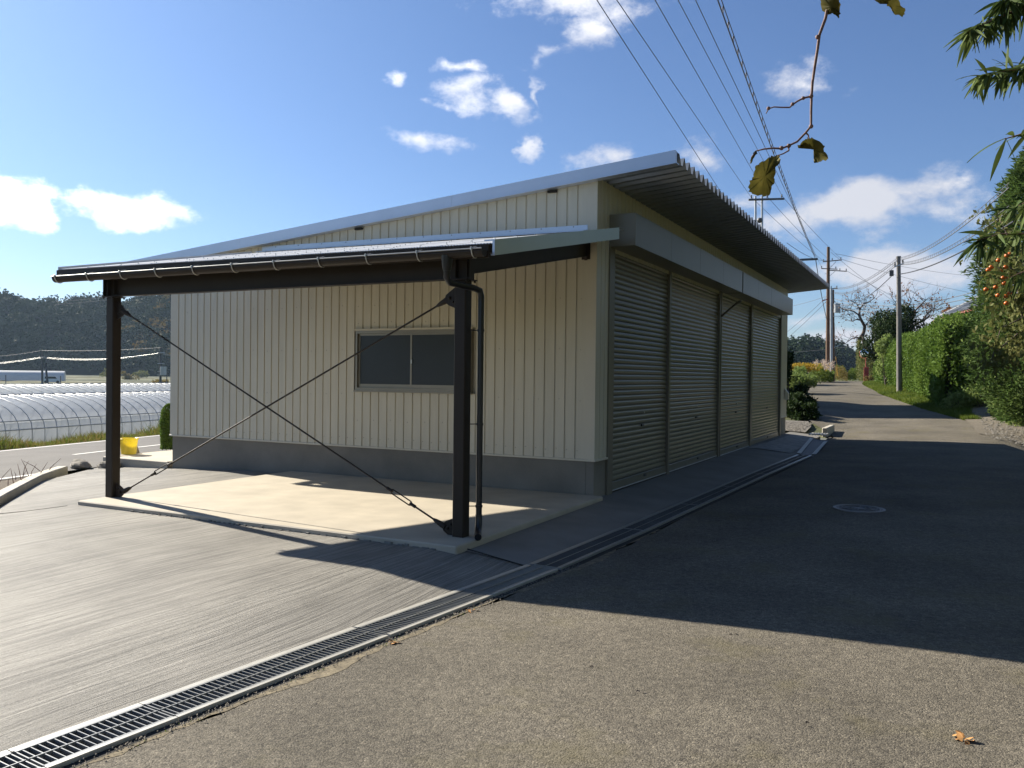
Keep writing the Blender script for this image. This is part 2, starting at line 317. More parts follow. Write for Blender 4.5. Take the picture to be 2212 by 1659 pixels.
MT['steelpole'] = mat('grey_steel_pole', (.42, .43, .44), .4, .6, var=.1)
MT['wire'] = mat('black_cable', (.05, .05, .06), .5, var=.1)
MT['wirel'] = mat('grey_cable', (.12, .12, .13), .5, var=.1)
MT['redp'] = mat('faded_red_paint', (.30, .045, .03), .6, var=.2, vs_=6)
MT['mirror'] = mat('convex_mirror_face', (.82, .84, .86), .04, 1., var=.01)
MT['tile'] = mat('glazed_roof_tile', (.13, .145, .165), .4, .1, var=.3, vs_=3, coat=.1)
MT['plaster'] = mat('cream_plaster', (.62, .55, .44), .85, var=.08)
MT['redwood'] = mat('red_brown_timber', (.22, .07, .045), .6, var=.2, vs_=5)
MT['bark'] = mat('grey_brown_bark', (.095, .075, .06), .9, var=.35, vs_=14, bump=.01, bs=30)
MT['twig'] = mat('reddish_twig', (.20, .11, .085), .7, var=.3, vs_=30, bump=.002, bs=120)
MT['orange'] = mat('persimmon_skin', (.62, .15, .02), .32, var=.12, vs_=20, spec=.5)
MT['film'] = None
MT['tarp'] = mat('blue_sheet', (.05, .10, .16), .5, var=.1)
MT['hedge'] = leafmat('hedge_leaf', (.065, .125, .018), (.16, .24, .045), .3, .8)
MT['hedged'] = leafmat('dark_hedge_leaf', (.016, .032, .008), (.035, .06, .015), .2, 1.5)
MT['conifer'] = leafmat('conifer_spray', (.045, .09, .022), (.12, .18, .05), .35, .9)
MT['shrub'] = leafmat('shrub_leaf', (.10, .16, .04), (.28, .34, .11), .5, 1.2)
MT['grass'] = leafmat('grass_blade', (.07, .12, .015), (.18, .22, .04), .35, .9)
MT['drygrass'] = leafmat('dry_verge_grass', (.10, .10, .022), (.30, .22, .08), .35, .8)
MT['persleaf'] = leafmat('persimmon_leaf', (.06, .085, .018), (.22, .22, .08), .35, 1.6)
MT['longleaf'] = leafmat('long_leaf', (.04, .075, .018), (.13, .17, .05), .22, 2.)
MT['hillleaf'] = leafmat('hill_forest_leaf', (.016, .034, .014), (.045, .065, .020), .05, .03, .8)
MT['hillcon'] = leafmat('cedar_needles', (.012, .028, .012), (.03, .055, .018), .1, .03, .8)
MT['goldenrod'] = leafmat('yellow_flower', (.34, .24, .03), (.50, .33, .04), .3, 3)
MT['plume'] = leafmat('pampas_plume', (.45, .36, .30), (.60, .50, .42), .4, 3)
MT['redleaf'] = leafmat('russet_leaf', (.20, .07, .03), (.26, .14, .05), .4, 2)
MT['mulberry'] = leafmat('mulberry_leaf', (.055, .055, .012), (.13, .11, .025), .22, 18)
MT['dryleaf'] = mat('dry_leaf', (.50, .25, .08), .8, var=.3, vs_=30)
MT['forestfloor'] = mat('forest_floor', (.018, .024, .012), .95, var=.3, vs_=.05)
def field_mat():
    return mat('field_grass', (.038, .052, .014), .95, var=0, vs_=.035, col2=(.11, .115, .035), st=(1, 1, 1), fine=.35, fs=.6, bump=.05, bs=1.5)
MT['field'] = field_mat()
def glass():
    m = bpy.data.materials.new('frosted_dark_glass'); m.use_nodes = True; t = m.node_tree; b = t.nodes['Principled BSDF']
    b.inputs['Base Color'].default_value = (.014, .018, .020, 1); b.inputs['Roughness'].default_value = .28; b.inputs['Specular IOR Level'].default_value = .6
    n = t.nodes.new('ShaderNodeTexNoise'); n.inputs['Scale'].default_value = 90; g = t.nodes.new('ShaderNodeNewGeometry'); t.links.new(g.outputs['Position'], n.inputs['Vector'])
    q = t.nodes.new('ShaderNodeBump'); q.inputs['Distance'].default_value = .003; t.links.new(n.outputs['Fac'], q.inputs['Height']); t.links.new(q.outputs[0], b.inputs['Normal']); return m
MT['glass'] = glass()
def film():
    m = bpy.data.materials.new('translucent_film'); m.use_nodes = True; t = m.node_tree; N = t.nodes; b = N['Principled BSDF']
    b.inputs['Base Color'].default_value = (.72, .74, .78, 1); b.inputs['Roughness'].default_value = .25
    n = N.new('ShaderNodeTexNoise'); n.inputs['Scale'].default_value = 1.1; n.inputs['Detail'].default_value = 5; g = N.new('ShaderNodeNewGeometry'); mp = N.new('ShaderNodeMapping'); mp.inputs['Scale'].default_value = (3, 1, 1)
    t.links.new(g.outputs['Position'], mp.inputs[0]); t.links.new(mp.outputs[0], n.inputs['Vector'])
    q = N.new('ShaderNodeBump'); q.inputs['Distance'].default_value = .05; t.links.new(n.outputs['Fac'], q.inputs['Height']); t.links.new(q.outputs[0], b.inputs['Normal'])
    tr = N.new('ShaderNodeBsdfTranslucent'); tr.inputs[0].default_value = (.66, .68, .72, 1); tp = N.new('ShaderNodeBsdfTransparent'); tp.inputs[0].default_value = (.9, .92, .95, 1)
    a = N.new('ShaderNodeMixShader'); a.inputs[0].default_value = .45; c = N.new('ShaderNodeMixShader'); c.inputs[0].default_value = .38
    t.links.new(b.outputs[0], a.inputs[1]); t.links.new(tr.outputs[0], a.inputs[2]); t.links.new(a.outputs[0], c.inputs[1]); t.links.new(tp.outputs[0], c.inputs[2]); t.links.new(c.outputs[0], N['Material Output'].inputs[0]); return m
MT['film'] = film()

# ------------------------------------------------------------------ terrain
def drainx(y): return np.interp(y, [-3, 1.5, 2.2, 5.5, 7.3, 15.2, 19.4, 24.5, 30], [-3.9, -3.53, -3.47, -3.17, -3.02, -2.8, -2.63, -2.95, -3.1])
def roadr(y): return np.interp(y, [0, 20, 27, 30, 33, 37, 44, 55, 64, 72, 90], [9, 3.2, 2.2, 1.5, .6, -.55, -2.0, -3.9, -4.9, -5.4, -5.8])
def Hh(x, y):
    x = np.asarray(x, float); y = np.asarray(y, float)
    rise = np.interp(y, [26, 29, 38, 44, 55, 74, 106, 200], [0, .1, .5, .75, 1.12, 1.4, 1.5, 1.9])
    dx = drainx(y)
    bank = np.clip((x-roadr(y)-.1)/2.2, 0, 1)*np.clip((y-30)/5, 0, 1)*np.interp(y, [28, 34, 60, 80], [.1, .38, .15, 0])
    e = -.1+np.clip((x-dx)*.03, 0, .09)+bank+np.clip((x-4)/4, 0, 1)*.25*np.clip((y-10)/6, 0, 1)
    e = e-.5*np.exp(-((y-25.)/4.)**2)*np.clip((x-1.6)/1.2, 0, 1)
    w = -.1+np.clip((dx-x)/1.0, 0, 1)*.1
    u = x+.21*(y-8)
    w2 = np.interp(u, [-420, -150, -40, -24, -20.8, -18.9, -15.6, -13.2, -11.5, -9.8], [-.1, -1.25, -1.2, -1.12, -.46, -.3, -.2, -.14, -.08, 0])
    base = np.where(x > dx, e, np.minimum(w, w+w2))
    fade = np.clip((x+.45*y+4)/6, 0, 1)
    w2f = np.where(u < -9.8, base, base)
    return w2f*(1-fade*np.clip((y-30)/40, 0, 1)*(x < dx))+rise*fade
def sheet(name, xs, ys, off, m, mask=None, hf=Hh, parent=None):
    X, Y = np.meshgrid(xs, ys); Z = hf(X, Y)+off; V = np.stack([X, Y, Z], -1).reshape(-1, 3); nx = len(xs)
    i, j = np.meshgrid(np.arange(nx-1), np.arange(len(ys)-1)); a = (j*nx+i).ravel(); F = np.stack([a, a+1, a+nx+1, a+nx], 1)
    if mask is not None: c = V[F].mean(1); F = F[mask(c[:, 0], c[:, 1])]
    return fast(name, V, F, m, parent, smooth=True)
def strip(name, rows, off, m, nsub=4, hf=Hh, kind='structure', cl=None):
    """sheet between two polylines: rows = [(xl, yl, xr, yr), ...]"""
    V = []; R_ = []
    for k in range(len(rows)-1):
        for t in np.linspace(0, 1, 7)[:-1 if k < len(rows)-2 else None]:
            a = np.array(rows[k])*(1-t)+np.array(rows[k+1])*t; R_.append(a)
    for a in R_:
        for s in np.linspace(0, 1, nsub+1):
            x = a[0]*(1-s)+a[2]*s; y = a[1]*(1-s)+a[3]*s; V.append((x, y, float(hf(x, y))+off))
    n = nsub+1; F = [(i*n+j, i*n+j+1, (i+1)*n+j+1, (i+1)*n+j) for i in range(len(R_)-1) for j in range(nsub)]
    o = fast(name, V, F, m, smooth=True); return tag(o, kind=kind)
xs = np.concatenate([-np.geomspace(2500, 60, 40), np.linspace(-58, 14, 190), np.geomspace(15, 2500, 44)])
ys = np.concatenate([-np.geomspace(2000, 10, 26), np.linspace(-9, 90, 170), np.geomspace(92, 3000, 46)])
g_ = sheet('ground', xs, ys, -.06, MT['field'], mask=lambda x, y: ~((np.abs(x-drainx(y)) < .5) & (y > .5) & (y < 26))); tag(g_, kind='structure')
# the drain's bed so no gap opens in the ground
strip('drain_bed', [(drainx(y)-.9, y, drainx(y)+.9, y) for y in (-.5, 2, 5, 8, 12, 16, 20, 24, 27)], -.30, MT['dark'], kind='structure')

# village road (asphalt): from behind the camera along the drain, up the rise and round the bend
rows = []
for y in [-6, -2, -1]+list(np.arange(0, 9, .25))+[10, 13, 16, 19.4, 22, 24.5, 26]:
    rows.append((float(drainx(y))+.215, y, max(float(roadr(y)), 5) if y < 16 else float(roadr(y)), y))
wob = [0, .02, -.02, .03, .0, .04, .02, .0, .03, -.01]
rows = [(a+wob[i % 10], b, c, d) for i, (a, b, c, d) in enumerate(rows)]
for y, xl in ((28.5, -3.4), (31, -4.2), (35, -5.0), (40, -6.0), (48.5, -7.2), (56, -8.6), (64, -10.), (72, -11.6)):
    rows.append((xl, y, float(roadr(y)), y))
rows.append((-14., 79, -5.2, 74)); rows.append((-12, 84, -2, 78)); rows.append((0, 86, 3, 80)); rows.append((30, 90, 30, 84))
strip('road', rows, 0, MT['asphalt'], 10)
# earthy seam where the road meets the drain
sr_ = random.Random(9); DY = list(np.arange(-2, 9, .07))
strip('road_edge_dirt', [(float(drainx(y))+.185+sr_.uniform(-.008, .012), y, float(drainx(y))+.25+.035*sin(y*2.1)+.02*sin(y*5.3+1)+sr_.uniform(-.018, .022), y) for y in DY], .0015, mat('earthy_road_edge', (.17, .14, .09), .95, var=.4, vs_=14, fine=.35, fs=70, bump=.004, bs=60), 2)
strip('road_edge_gap', [(float(drainx(y))+.14, y, float(drainx(y))+.30, y) for y in np.arange(-2, 26, .5)], -.022, mat('seam_soil', (.035, .03, .02), .95, var=.5, vs_=30, bump=.01, bs=80), 2)
# concrete driveway
rows = []
for y, xl in ((-6, -9.), (0, -9.3), (3, -9.6), (4.5, -9.7), (5.9, -9.75), (7.1, -11.15), (8.1, -12.3), (9.2, -13.0), (10.12, -13.6)):
    rows.append((xl, y, float(drainx(y))-.155, y))
strip('driveway', rows, 0, MT['broom'], 16)
strip('apron_pavement', [(-4.02, y, float(drainx(y))-.155, y) for y in (10.12, 12, 14, 16, 18, 19.4, 22, 24.5, 26.2)], .0, MT['apron'], 5)
strip('apron_concrete', [(-3.86, y, float(drainx(y))-.155, y) for y in (6.62, 7.4, 8.6, 10.12)], .005, MT['apron'], 4)
j_ = M(); j_.tube([(-3.84, 6.615, .004), (-3.55, 6.6, -.035), (-3.25, 6.585, -.075)], .007, 4)
j_.build('expansion_joint', MT['dark'], kind='structure')
j2 = M(); j2.tube([(-9.17, 6.36, .0), (-9.2, 5.9, .0), (-9.35, 5.4, .0), (-9.55, 5.0, 0)], .005, 4); j2.build('expansion_joint', MT['dark'], kind='structure')
strip('drain_lid', [(float(drainx(y))-.16, y, float(drainx(y))+.22, y) for y in (19.2, 20, 21, 22, 23, 24, 24.7)], .004, mat('steel_lid', (.10, .10, .10), .6, .4, var=.25, vs_=5), 2)
# rough patch and gravel beyond the shed
strip('rough_mortar_patch', [(-3.9, 19.4, -2.95, 19.4), (-3.8, 22, -3.0, 22), (-3.8, 25.2, -3.2, 25.2)], .012, mat('rough_mortar', (.36, .35, .34), .9, var=.35, vs_=7, bump=.02, bs=16), 4)
strip('gravel_bed', [(-6.5, 26.4, -3.6, 26.4), (-6.8, 28.5, -3.7, 28.5), (-7, 30, -4, 30)], .02, MT['gravel'], 4)
strip('gravel_drive', [(1.0, 27.8, 5.5, 22), (.9, 31, 6, 29), (.6, 34.2, 6, 34), (2.0, 38, 6.5, 38), (3.5, 44, 9, 44)], .03, mat('brown_gravel', (.17, .145, .11), .95, var=.4, vs_=20, fine=.4, fs=50, bump=.03, bs=30), 5)
# concrete pad under the carport, with a ragged mortar lip
pad = M(); pad.bbox(-9.14, -3.87, 6.47, 10.155, -.2, .05, .012)
tag(pad.build('concrete_pad', MT['slab']), kind='structure')
side = M(); side.bbox(-13.6, -11.905, 10.12, 15.5, -.3, .04, .012)
tag(side.build('side_path', MT['slab']), kind='structure')

# ragged mortar lip along the front of the pad
r9 = random.Random(12); lp = M(); x_ = -8.2
while x_ < -4.1:
    w_ = r9.uniform(.02, .11); d_ = r9.uniform(.006, .026); h_ = r9.uniform(.005, .022); zg = float(Hh(x_, 6.44))
    lp.prism([(x_, 6.468, zg-.01), (x_+w_, 6.468, zg-.01), (x_+w_*.9, 6.468-d_, zg-.01), (x_+w_*.15, 6.468-d_*.8, zg-.01)], (0, 0, h_+.01)); x_ += w_+r9.uniform(0, .06)
lp.build('mortar_lip', MT['apron'], kind='structure')
# old road on the left with its white lines
def lroad(u, y): return u-.21*(y-8)
def lr(u0, u1, y0, y1, st=6): return [(lroad(u0, y), y, lroad(u1, y), y) for y in np.linspace(y0, y1, st)]
strip('old_road', lr(-18.75, -13.05, -30, 90, 24), .012, mat('old_asphalt', (.105, .098, .092), .9, var=.15, vs_=1, fine=.25, fs=60, bump=.004, bs=80), 6)
for u0, u1, y0, y1 in ((-18.52, -18.38, -30, 90), (-13.25, -13.12, -30, 9.0), (-13.25, -13.12, 13.5, 90)): strip('edge_line', lr(u0, u1, y0, y1, 16), .018, MT['paint'], 2)
for y0 in np.arange(-18.5, 60, 10): strip('centre_line', lr(-15.72, -15.58, y0, y0+5.8 if abs(y0-6) > 7 else y0+5.8, 3), .018, MT['paint'], 2)
KY = [-20, 3.2, 3.85, 4.5, 5.15, 5.82, 6.42, 7.04, 7.58, 8.12, 8.68, 9.22]; KX = [-7.1, -7.1, -7.75, -8.4, -9.1, -9.72, -10.42, -11.12, -11.72, -12.3, -12.82, -13.28]
strip('soil_verge', [(lroad(-13.05, y), y, float(np.interp(y, KY, KX))-.1, y) for y in [-20, -8, 0]+list(np.arange(3.2, 8.9, .3))], .005, MT['soil'], 6)

# ------------------------------------------------------------------ drain channel and gratings
gp0 = None
BAR = .035
def grate_dir(y):
    t = Vector((float(drainx(y+.3)-drainx(y-.3)), .6, float(Hh(drainx(y+.3)-.2, y+.3)-Hh(drainx(y-.3)-.2, y-.3)))); return t.normalized()
def grate(name, y0, L, label, fine=False, group='steel gratings over the roadside drain'):
    n = int(round(L/BAR)); L = n*BAR
    x0 = float(drainx(y0)); x1 = float(drainx(y0+L)); z = float(Hh(x0-.2, y0)); ang = -atan2(x1-x0, L)
    r = root(name, label, 'drain grating', (x0, y0, z), group); r.rotation_euler = (0, 0, ang)
    def pt(me, nm, off=(0, 0, 0), kind=None):
        o = bpy.data.objects.new(nm, me); C.objects.link(o); o.parent = r; o.location = off; tag(o, kind=kind); return o
    fr = M()
    e = .006
    fr.box(-.128, -.112, e, L-e, -.03, .008); fr.box(.112, .128, e, L-e, -.03, .008)
    fr.box(-.112, .112, e, e+.006, -.03, .006); fr.box(-.112, .112, L-e-.006, L-e, -.03, .006)
    pt(fr.mesh('frame', MT['galvbar']), 'frame')
    ce = M(); ce.box(-.003, .003, e, L-e, -.012, .009); pt(ce.mesh('cross_rod', MT['galvbar']), 'cross_rod')
    if fine:
        b = M()
        for k in range(int(L/.02)): b.box(-.112, .112, .012+k*.02, .012+k*.02+.007, -.03, .006)
        pt(b.mesh('bars', MT['dark2']), 'bars', kind='stuff')
    else:
        for k in range(1, n): pt(bar_me, 'bar', (0, k*BAR, 0))
    # bearing angle on both sides
    for s in (-1, 1):
        a = M(); w0, w1 = (.130, .152) if s > 0 else (.130, .168)
        a.box(min(s*w0, s*w1), max(s*w0, s*w1), .001, L-.001, -.05, .007 if s < 0 else .009); pt(a.mesh('edge_angle', MT['galvstrip'] if not fine else MT['galvbar']), 'edge_angle')
    return r, L
MT['dark2'] = mat('weathered_bar', (.12, .12, .12), .6, .5, var=.2)
bm_ = M(); bm_.box(-.112, .112, -.0025, .0025, -.028, .006); bar_me = bm_.mesh('bar', MT['galvbar'])
ch = M()
yy = -.2; k = 0
desc = ['nearest the camera at the lower left corner', 'second from the lower left corner, between brushed concrete and asphalt', 'third from the lower left corner, beside the brushed concrete', 'fourth from the lower left corner, beside the pinkish fallen leaf',
        'fifth from the lower left, half crossed by the shadow edge', 'just inside the shadow below the black downpipe', 'at the foot of the diagonal expansion joint']
ylist = [(.55, .77), (1.32, .91), (2.23, .63), (2.86, 1.54), (4.41, 1.19), (5.61, 1.02)]
for k, (y0, L) in enumerate(ylist):
    grate('drain_grating', y0, L, 'galvanised bar grating '+desc[k])
ord_ = ['first', 'second', 'third', 'fourth', 'fifth', 'sixth']
yy = 6.66
for k in range(6):
    _, L = grate('drain_grating', yy, 2.1, 'dark close-barred grating, %s from the expansion joint along the shutters' % ord_[k], True); yy += L+.004
zc = -.34
for side_ in (-1, 1):
    m_ = M()
    for a, b in zip(np.linspace(-1, 26, 28)[:-1], np.linspace(-1, 26, 28)[1:]):
        xa, xb = float(drainx(a)), float(drainx(b)); o0, o1 = (.129, .20) if side_ > 0 else (.129, .20)
        za, zb = float(Hh(xa-.2, a)), float(Hh(xb-.2, b))
        P = [(xa+side_*o0, a, -.4), (xa+side_*o1, a, -.4), (xa+side_*o1, a, za-.012), (xa+side_*o0, a, za-.012)]
        Q = [(xb+side_*o0, b, -.4), (xb+side_*o1, b, -.4), (xb+side_*o1, b, zb-.012), (xb+side_*o0, b, zb-.012)]
        m_.add(P+Q, [(0, 1, 5, 4), (1, 2, 6, 5), (2, 3, 7, 6), (3, 0, 4, 7)])
    m_.build('drain_wall', MT['dark'], kind='structure')
# white edged ramp strips at the far end of the drain
for nm, pts in (('edge_strip', [(-2.78, 19.45), (-3.18, 24.6)]), ('edge_strip', [(-2.47, 19.5), (-2.71, 23.7)])):
    (xa, ya), (xb, yb) = pts; s_ = strip(nm, [(xa-.045, ya, xa+.045, ya), (xb-.045, yb, xb+.045, yb)], .03, MT['paint'], 1); 
eg = root('drain_cover', 'small slotted drain cover at the far end, beyond the white edge strips', 'drain cover', (-3.05, 24.9, float(Hh(-3.05, 24.9))+.01))
for k in range(6): M().box(-3.28+k*.08, -3.24+k*.08, 24.7, 25.5, .02, .05).build('bar', MT['galvstrip'] if k in (0, 5) else MT['galvbar'], eg)
# ------------------------------------------------------------------ manhole
mh = root('manhole_cover', 'round cast iron manhole cover set in the shaded asphalt', 'manhole cover', (-.89, 11.39, float(Hh(-.89, 11.39))))
hz = float(Hh(-.89, 11.39))
def disc(m, c, r0, r1, z0, z1, n=40):
    V = [(c[0]+r*cos(2*pi*k/n), c[1]+r*sin(2*pi*k/n), z) for r, z in ((r0, z0), (r1, z1)) for k in range(n)]
    return m.add(V, [(k, (k+1) % n, n+(k+1) % n, n+k) for k in range(n)])
m_ = M(); disc(m_, (-.89, 11.39), .27, .31, hz+.012, hz+.012); disc(m_, (-.89, 11.39), .31, .315, hz+.012, hz-.01); m_.build('frame_ring', MT['iron'], mh)
m_ = M(); disc(m_, (-.89, 11.39), .0001, .262, hz+.012, hz+.012)
for rr in (.08, .14, .2, .24): m_.ring((-.89, 11.39, hz+.013), (1, 0, 0), (0, 1, 0), rr, .006, 32, 4)
for k in range(12): a = k*pi/6; m_.tube([(-.89+.09*cos(a), 11.39+.09*sin(a), hz+.014), (-.89+.23*cos(a), 11.39+.23*sin(a), hz+.014)], .005, 4)
m_.build('lid', MT['iron'], mh)

# ------------------------------------------------------------------ THE SHED
YW, XC, XL, YB = 10.171, -4.004, -11.88, 25.35
def rooflow(x): return 4.19+.0853*(x-XC)           # underside of the roof folds
shed = root('shed', 'long cream metal-clad storage shed with four roller shutters and a lean-to roof', 'shed', (-8, 17, 0))
f = M(); f.bbox(XL+.02, XC-.12, YW+.01, YB, -.3, .492, .008); f.bbox(XC-.12, XC-.01, YW+.01, 10.60, -.3, .4915, .004); f.bbox(XC-.12, XC-.01, 24.31, YB, -.3, .4915, .004); f.build('foundation', MT['foundation'], shed)
core = M(); core.add([(XL+.03, YW+.05, .49), (XC-.06, YW+.05, .49), (XC-.06, YB-.02, .49), (XL+.03, YB-.02, .49),
    (XL+.03, YW+.05, rooflow(XL)-.02), (XC-.06, YW+.05, rooflow(XC)-.02), (XC-.06, YB-.02, rooflow(XC)-.02), (XL+.03, YB-.02, rooflow(XL)-.02)],
    [(0, 3, 2, 1), (4, 5, 6, 7), (0, 1, 5, 4), (1, 2, 6, 5), (2, 3, 7, 6), (3, 0, 4, 7)])
core.build('wall_core', MT['creamtrim'], shed)
PW = .1515
def panel_front(x0, z0, z1a, z1b, w=PW):
    g = .022; d = .017; prof = [(0, d), (g, d), (g+.004, 0), (w, 0), (w, d)]
    V = []; 
    for x, dy in prof:
        t = x/w; V += [(x0+x, YW-.012+dy, z0), (x0+x, YW-.012+dy, z1a*(1-t)+z1b*t)]
    return M().add(V, [(2*i, 2*i+2, 2*i+3, 2*i+1) for i in range(4)])
WX0, WX1, WZ0, WZ1 = -7.87, -5.86, 1.36, 2.25
nP = int((XC-.13-XL-.05)/PW); x = XC-.13
screws = M()
for k in range(nP+1):
    x0 = x-PW; w = PW
    if x0 < XL+.05: break
    zt0, zt1 = rooflow(x0), rooflow(x)
    if x > WX0-.001 and x0 < WX1+.001:
        panel_front(x0, .515, WZ0-.02, WZ0-.02).build('wall_panel', MT['cream'], shed); panel_front(x0, WZ1+.02, zt0, zt1).build('wall_panel', MT['cream'], shed)
    else: panel_front(x0, .515, zt0, zt1).build('wall_panel', MT['cream'], shed)
    for z in (.62, 1.28 if not (WX0 < x < WX1) else .9, 1.95 if not (WX0 < x < WX1) else 2.36, 2.62, 3.15):
        if k % 2 == 0 or z == .62: screws.ball((x0+.075 if z != .62 else x0+.04, YW-.014, z+.01*((k*7) % 3)), .0055, 6, 3)
    x = x0
screws.build('screws', MT['guide'], shed, kind='stuff')
xend = x
def ctrim(x0, x1, y0, y1, z0, z1, nm='corner_trim', m=None): return M().bbox(x0, x1, y0, y1, z0, z1, .003).build(nm, m or MT['creamtrim'], shed)
ctrim(XC-.132, XC+.006, YW-.016, YW+.14, .505, rooflow(XC)-.01); ctrim(XL-.01, xend+.002, YW-.016, YW+.12, .505, rooflow(XL)-.01)
ctrim(XL-.014, XC+.02, YW-.028, YW+.03, .488, .514, 'base_flashing'); ctrim(XC-.02, XC+.028, YW+.03, 10.60, .488, .514, 'base_flashing')
M().box(XL-.004, XL+.03, YW+.12, YB, .49, rooflow(XL)-.02).build('side_cladding', MT['cream'], shed)
M().box(XL, XC-.02, YB-.03, YB+.01, .49, rooflow(XL)-.02).build('rear_cladding', MT['cream'], shed)
# facade: siding strips in profile facing +X
def panel_side(y0, z0, z1, w=PW):
    g = .022; d = .014; prof = [(0, d), (g, d), (g+.004, 0), (w, 0), (w, d)]; V = []
    for y, dx in prof: V += [(XC-dx+.004, y0+y, z0), (XC-dx+.004, y0+y, z1)]
    return M().add(V, [(2*i, 2*i+2, 2*i+3, 2*i+1) for i in range(4)])
y = YW+.14
ypan = list(np.arange(YW+.14, 25.2, PW))
for y in ypan:
    if y+PW < 10.62: panel_side(y, .515, rooflow(XC)).build('wall_panel', MT['cream'], shed)
    elif y < 24.30: panel_side(y, 3.30, rooflow(XC)).build('wall_panel', MT['cream'], shed)
    else: panel_side(y, .515, rooflow(XC)).build('wall_panel', MT['cream'], shed)
ctrim(XC-.1, XC+.008, 25.2, YB+.012, .505, rooflow(XC)-.01)
ctrim(XC-.02, XC+.028, 24.3, YB+.02, .488, .514, 'base_flashing')
# dark void behind the shutters and the shutters themselves
bays = [(10.80, 13.40), (13.50, 16.92), (17.12, 20.10), (20.28, 24.22)]
for y0, y1 in ((10.60, 10.80), (13.40, 13.50), (16.92, 16.99), (17.05, 17.12), (20.10, 20.28), (24.22, 24.31)):
    M().bbox(XC-.09, XC+.024, y0, y1, -.02, 3.40, .004).build('shutter_guide', MT['guide'], shed)
SP = .0745
def slat_mesh(L):
    prof = [(-.004, 0), (.0, .005), (.008, .016), (.0105, .034), (.0085, .052), (.003, .064), (-.006, .0665), (-.008, .0745)]
    V = []
    for dx, z in prof: V += [(dx, 0, z), (dx, L, z)]
    m = M(); m.add(V, [(2*i, 2*i+1, 2*i+3, 2*i+2) for i in range(len(prof)-1)], False); return m.mesh('slat', MT['shutter'])
lab = ['nearest roller shutter', 'second roller shutter', 'third roller shutter', 'farthest roller shutter']
for (y0, y1), lb in zip(bays, lab):
    zb = .03+.0*(y0); zb = {0: .035, 1: .03, 2: .01, 3: -.0}[bays.index((y0, y1))]
    sh = bpy.data.objects.new('roller_shutter', None); C.objects.link(sh); sh.parent = shed; sh.location = Vector((XC-.03, y0, zb))-shed.location; sh['label'] = lb
    me = slat_mesh(y1-y0)
    n = int((3.44-zb-.11)/SP)
    for k in range(n): inst('slat', me, sh, (0, 0, .11+k*SP))
    b = M(); b.bbox(-.012, .02, .002, y1-y0-.002, .0, .108, .004); o = bpy.data.objects.new('bottom_rail', b.mesh('bottom_rail', MT['shutter'])); C.objects.link(o); o.parent = sh
    b = M(); b.box(-.016, .03, .004, y1-y0-.004, -.012, -.001); o = bpy.data.objects.new('bottom_seal', b.mesh('bottom_seal', MT['galv'])); C.objects.link(o); o.parent = sh
    yc = (y1-y0)*.55
    b = M(); b.cyl((0, 0), .018, 0, .012, 10); mm = b.mesh('lock', MT['zinc'])
    lk = bpy.data.objects.new('lock', mm); C.objects.link(lk); lk.parent = sh; lk.location = (.012, yc, 1.03); lk.rotation_euler = (0, pi/2, 0)
    for dy in (-.35, .35):
        b = M(); b.bbox(0, .02, -.05, .05, 0, .035, .003); o = bpy.data.objects.new('pull_handle', b.mesh('pull_handle', MT['dark2'])); C.objects.link(o); o.parent = sh; o.location = (.012, yc+dy*.2, .05 if dy > 0 else .82)
M().box(XC-.12, XC-.1, 10.7, 24.25, 0, 3.4).build('backing', MT['dark'], shed)
# shutter boxes, made of sheet lengths
for y0, y1, nm in ((10.604, 17.34, 'shutter_box'), (17.42, 23.9, 'shutter_box')):
    bx_ = bpy.data.objects.new(nm, None); C.objects.link(bx_); bx_.parent = shed; bx_.location = Vector((XC, y0, 3.355))-shed.location
    n = 4; L = (y1-y0)/n
    for k in range(n):
        m = M(); m.bbox(.0 if True else 0, .372-.0008*(k % 2), k*L+.001, (k+1)*L-.001, 0, .43-.0008*(k % 2), .004)
        o = bpy.data.objects.new('box_panel', m.mesh('box_panel', MT['boxsteel'])); C.objects.link(o); o.parent = bx_
M().box(XC, XC+.33, 17.34, 17.42, 3.38, 3.76).build('box_gap', MT['dark'], shed)
# swing arm lamp under the box, hood on the end wall
la = M(); la.tube([(XC+.02, 17.06, 2.86), (XC+.30, 16.9, 3.06), (XC+.46, 16.8, 3.14)], .022, 8); la.build('bracket_arm', MT['guide'], shed)
ho = M(); ho.prism([(XC+.02, 24.95, 1.0), (XC+.02, 24.95, 1.32), (XC+.12, 24.95, 1.18), (XC+.12, 24.95, 1.0)], (0, .16, 0)); ho.build('vent_hood', MT['creamtrim'], shed)
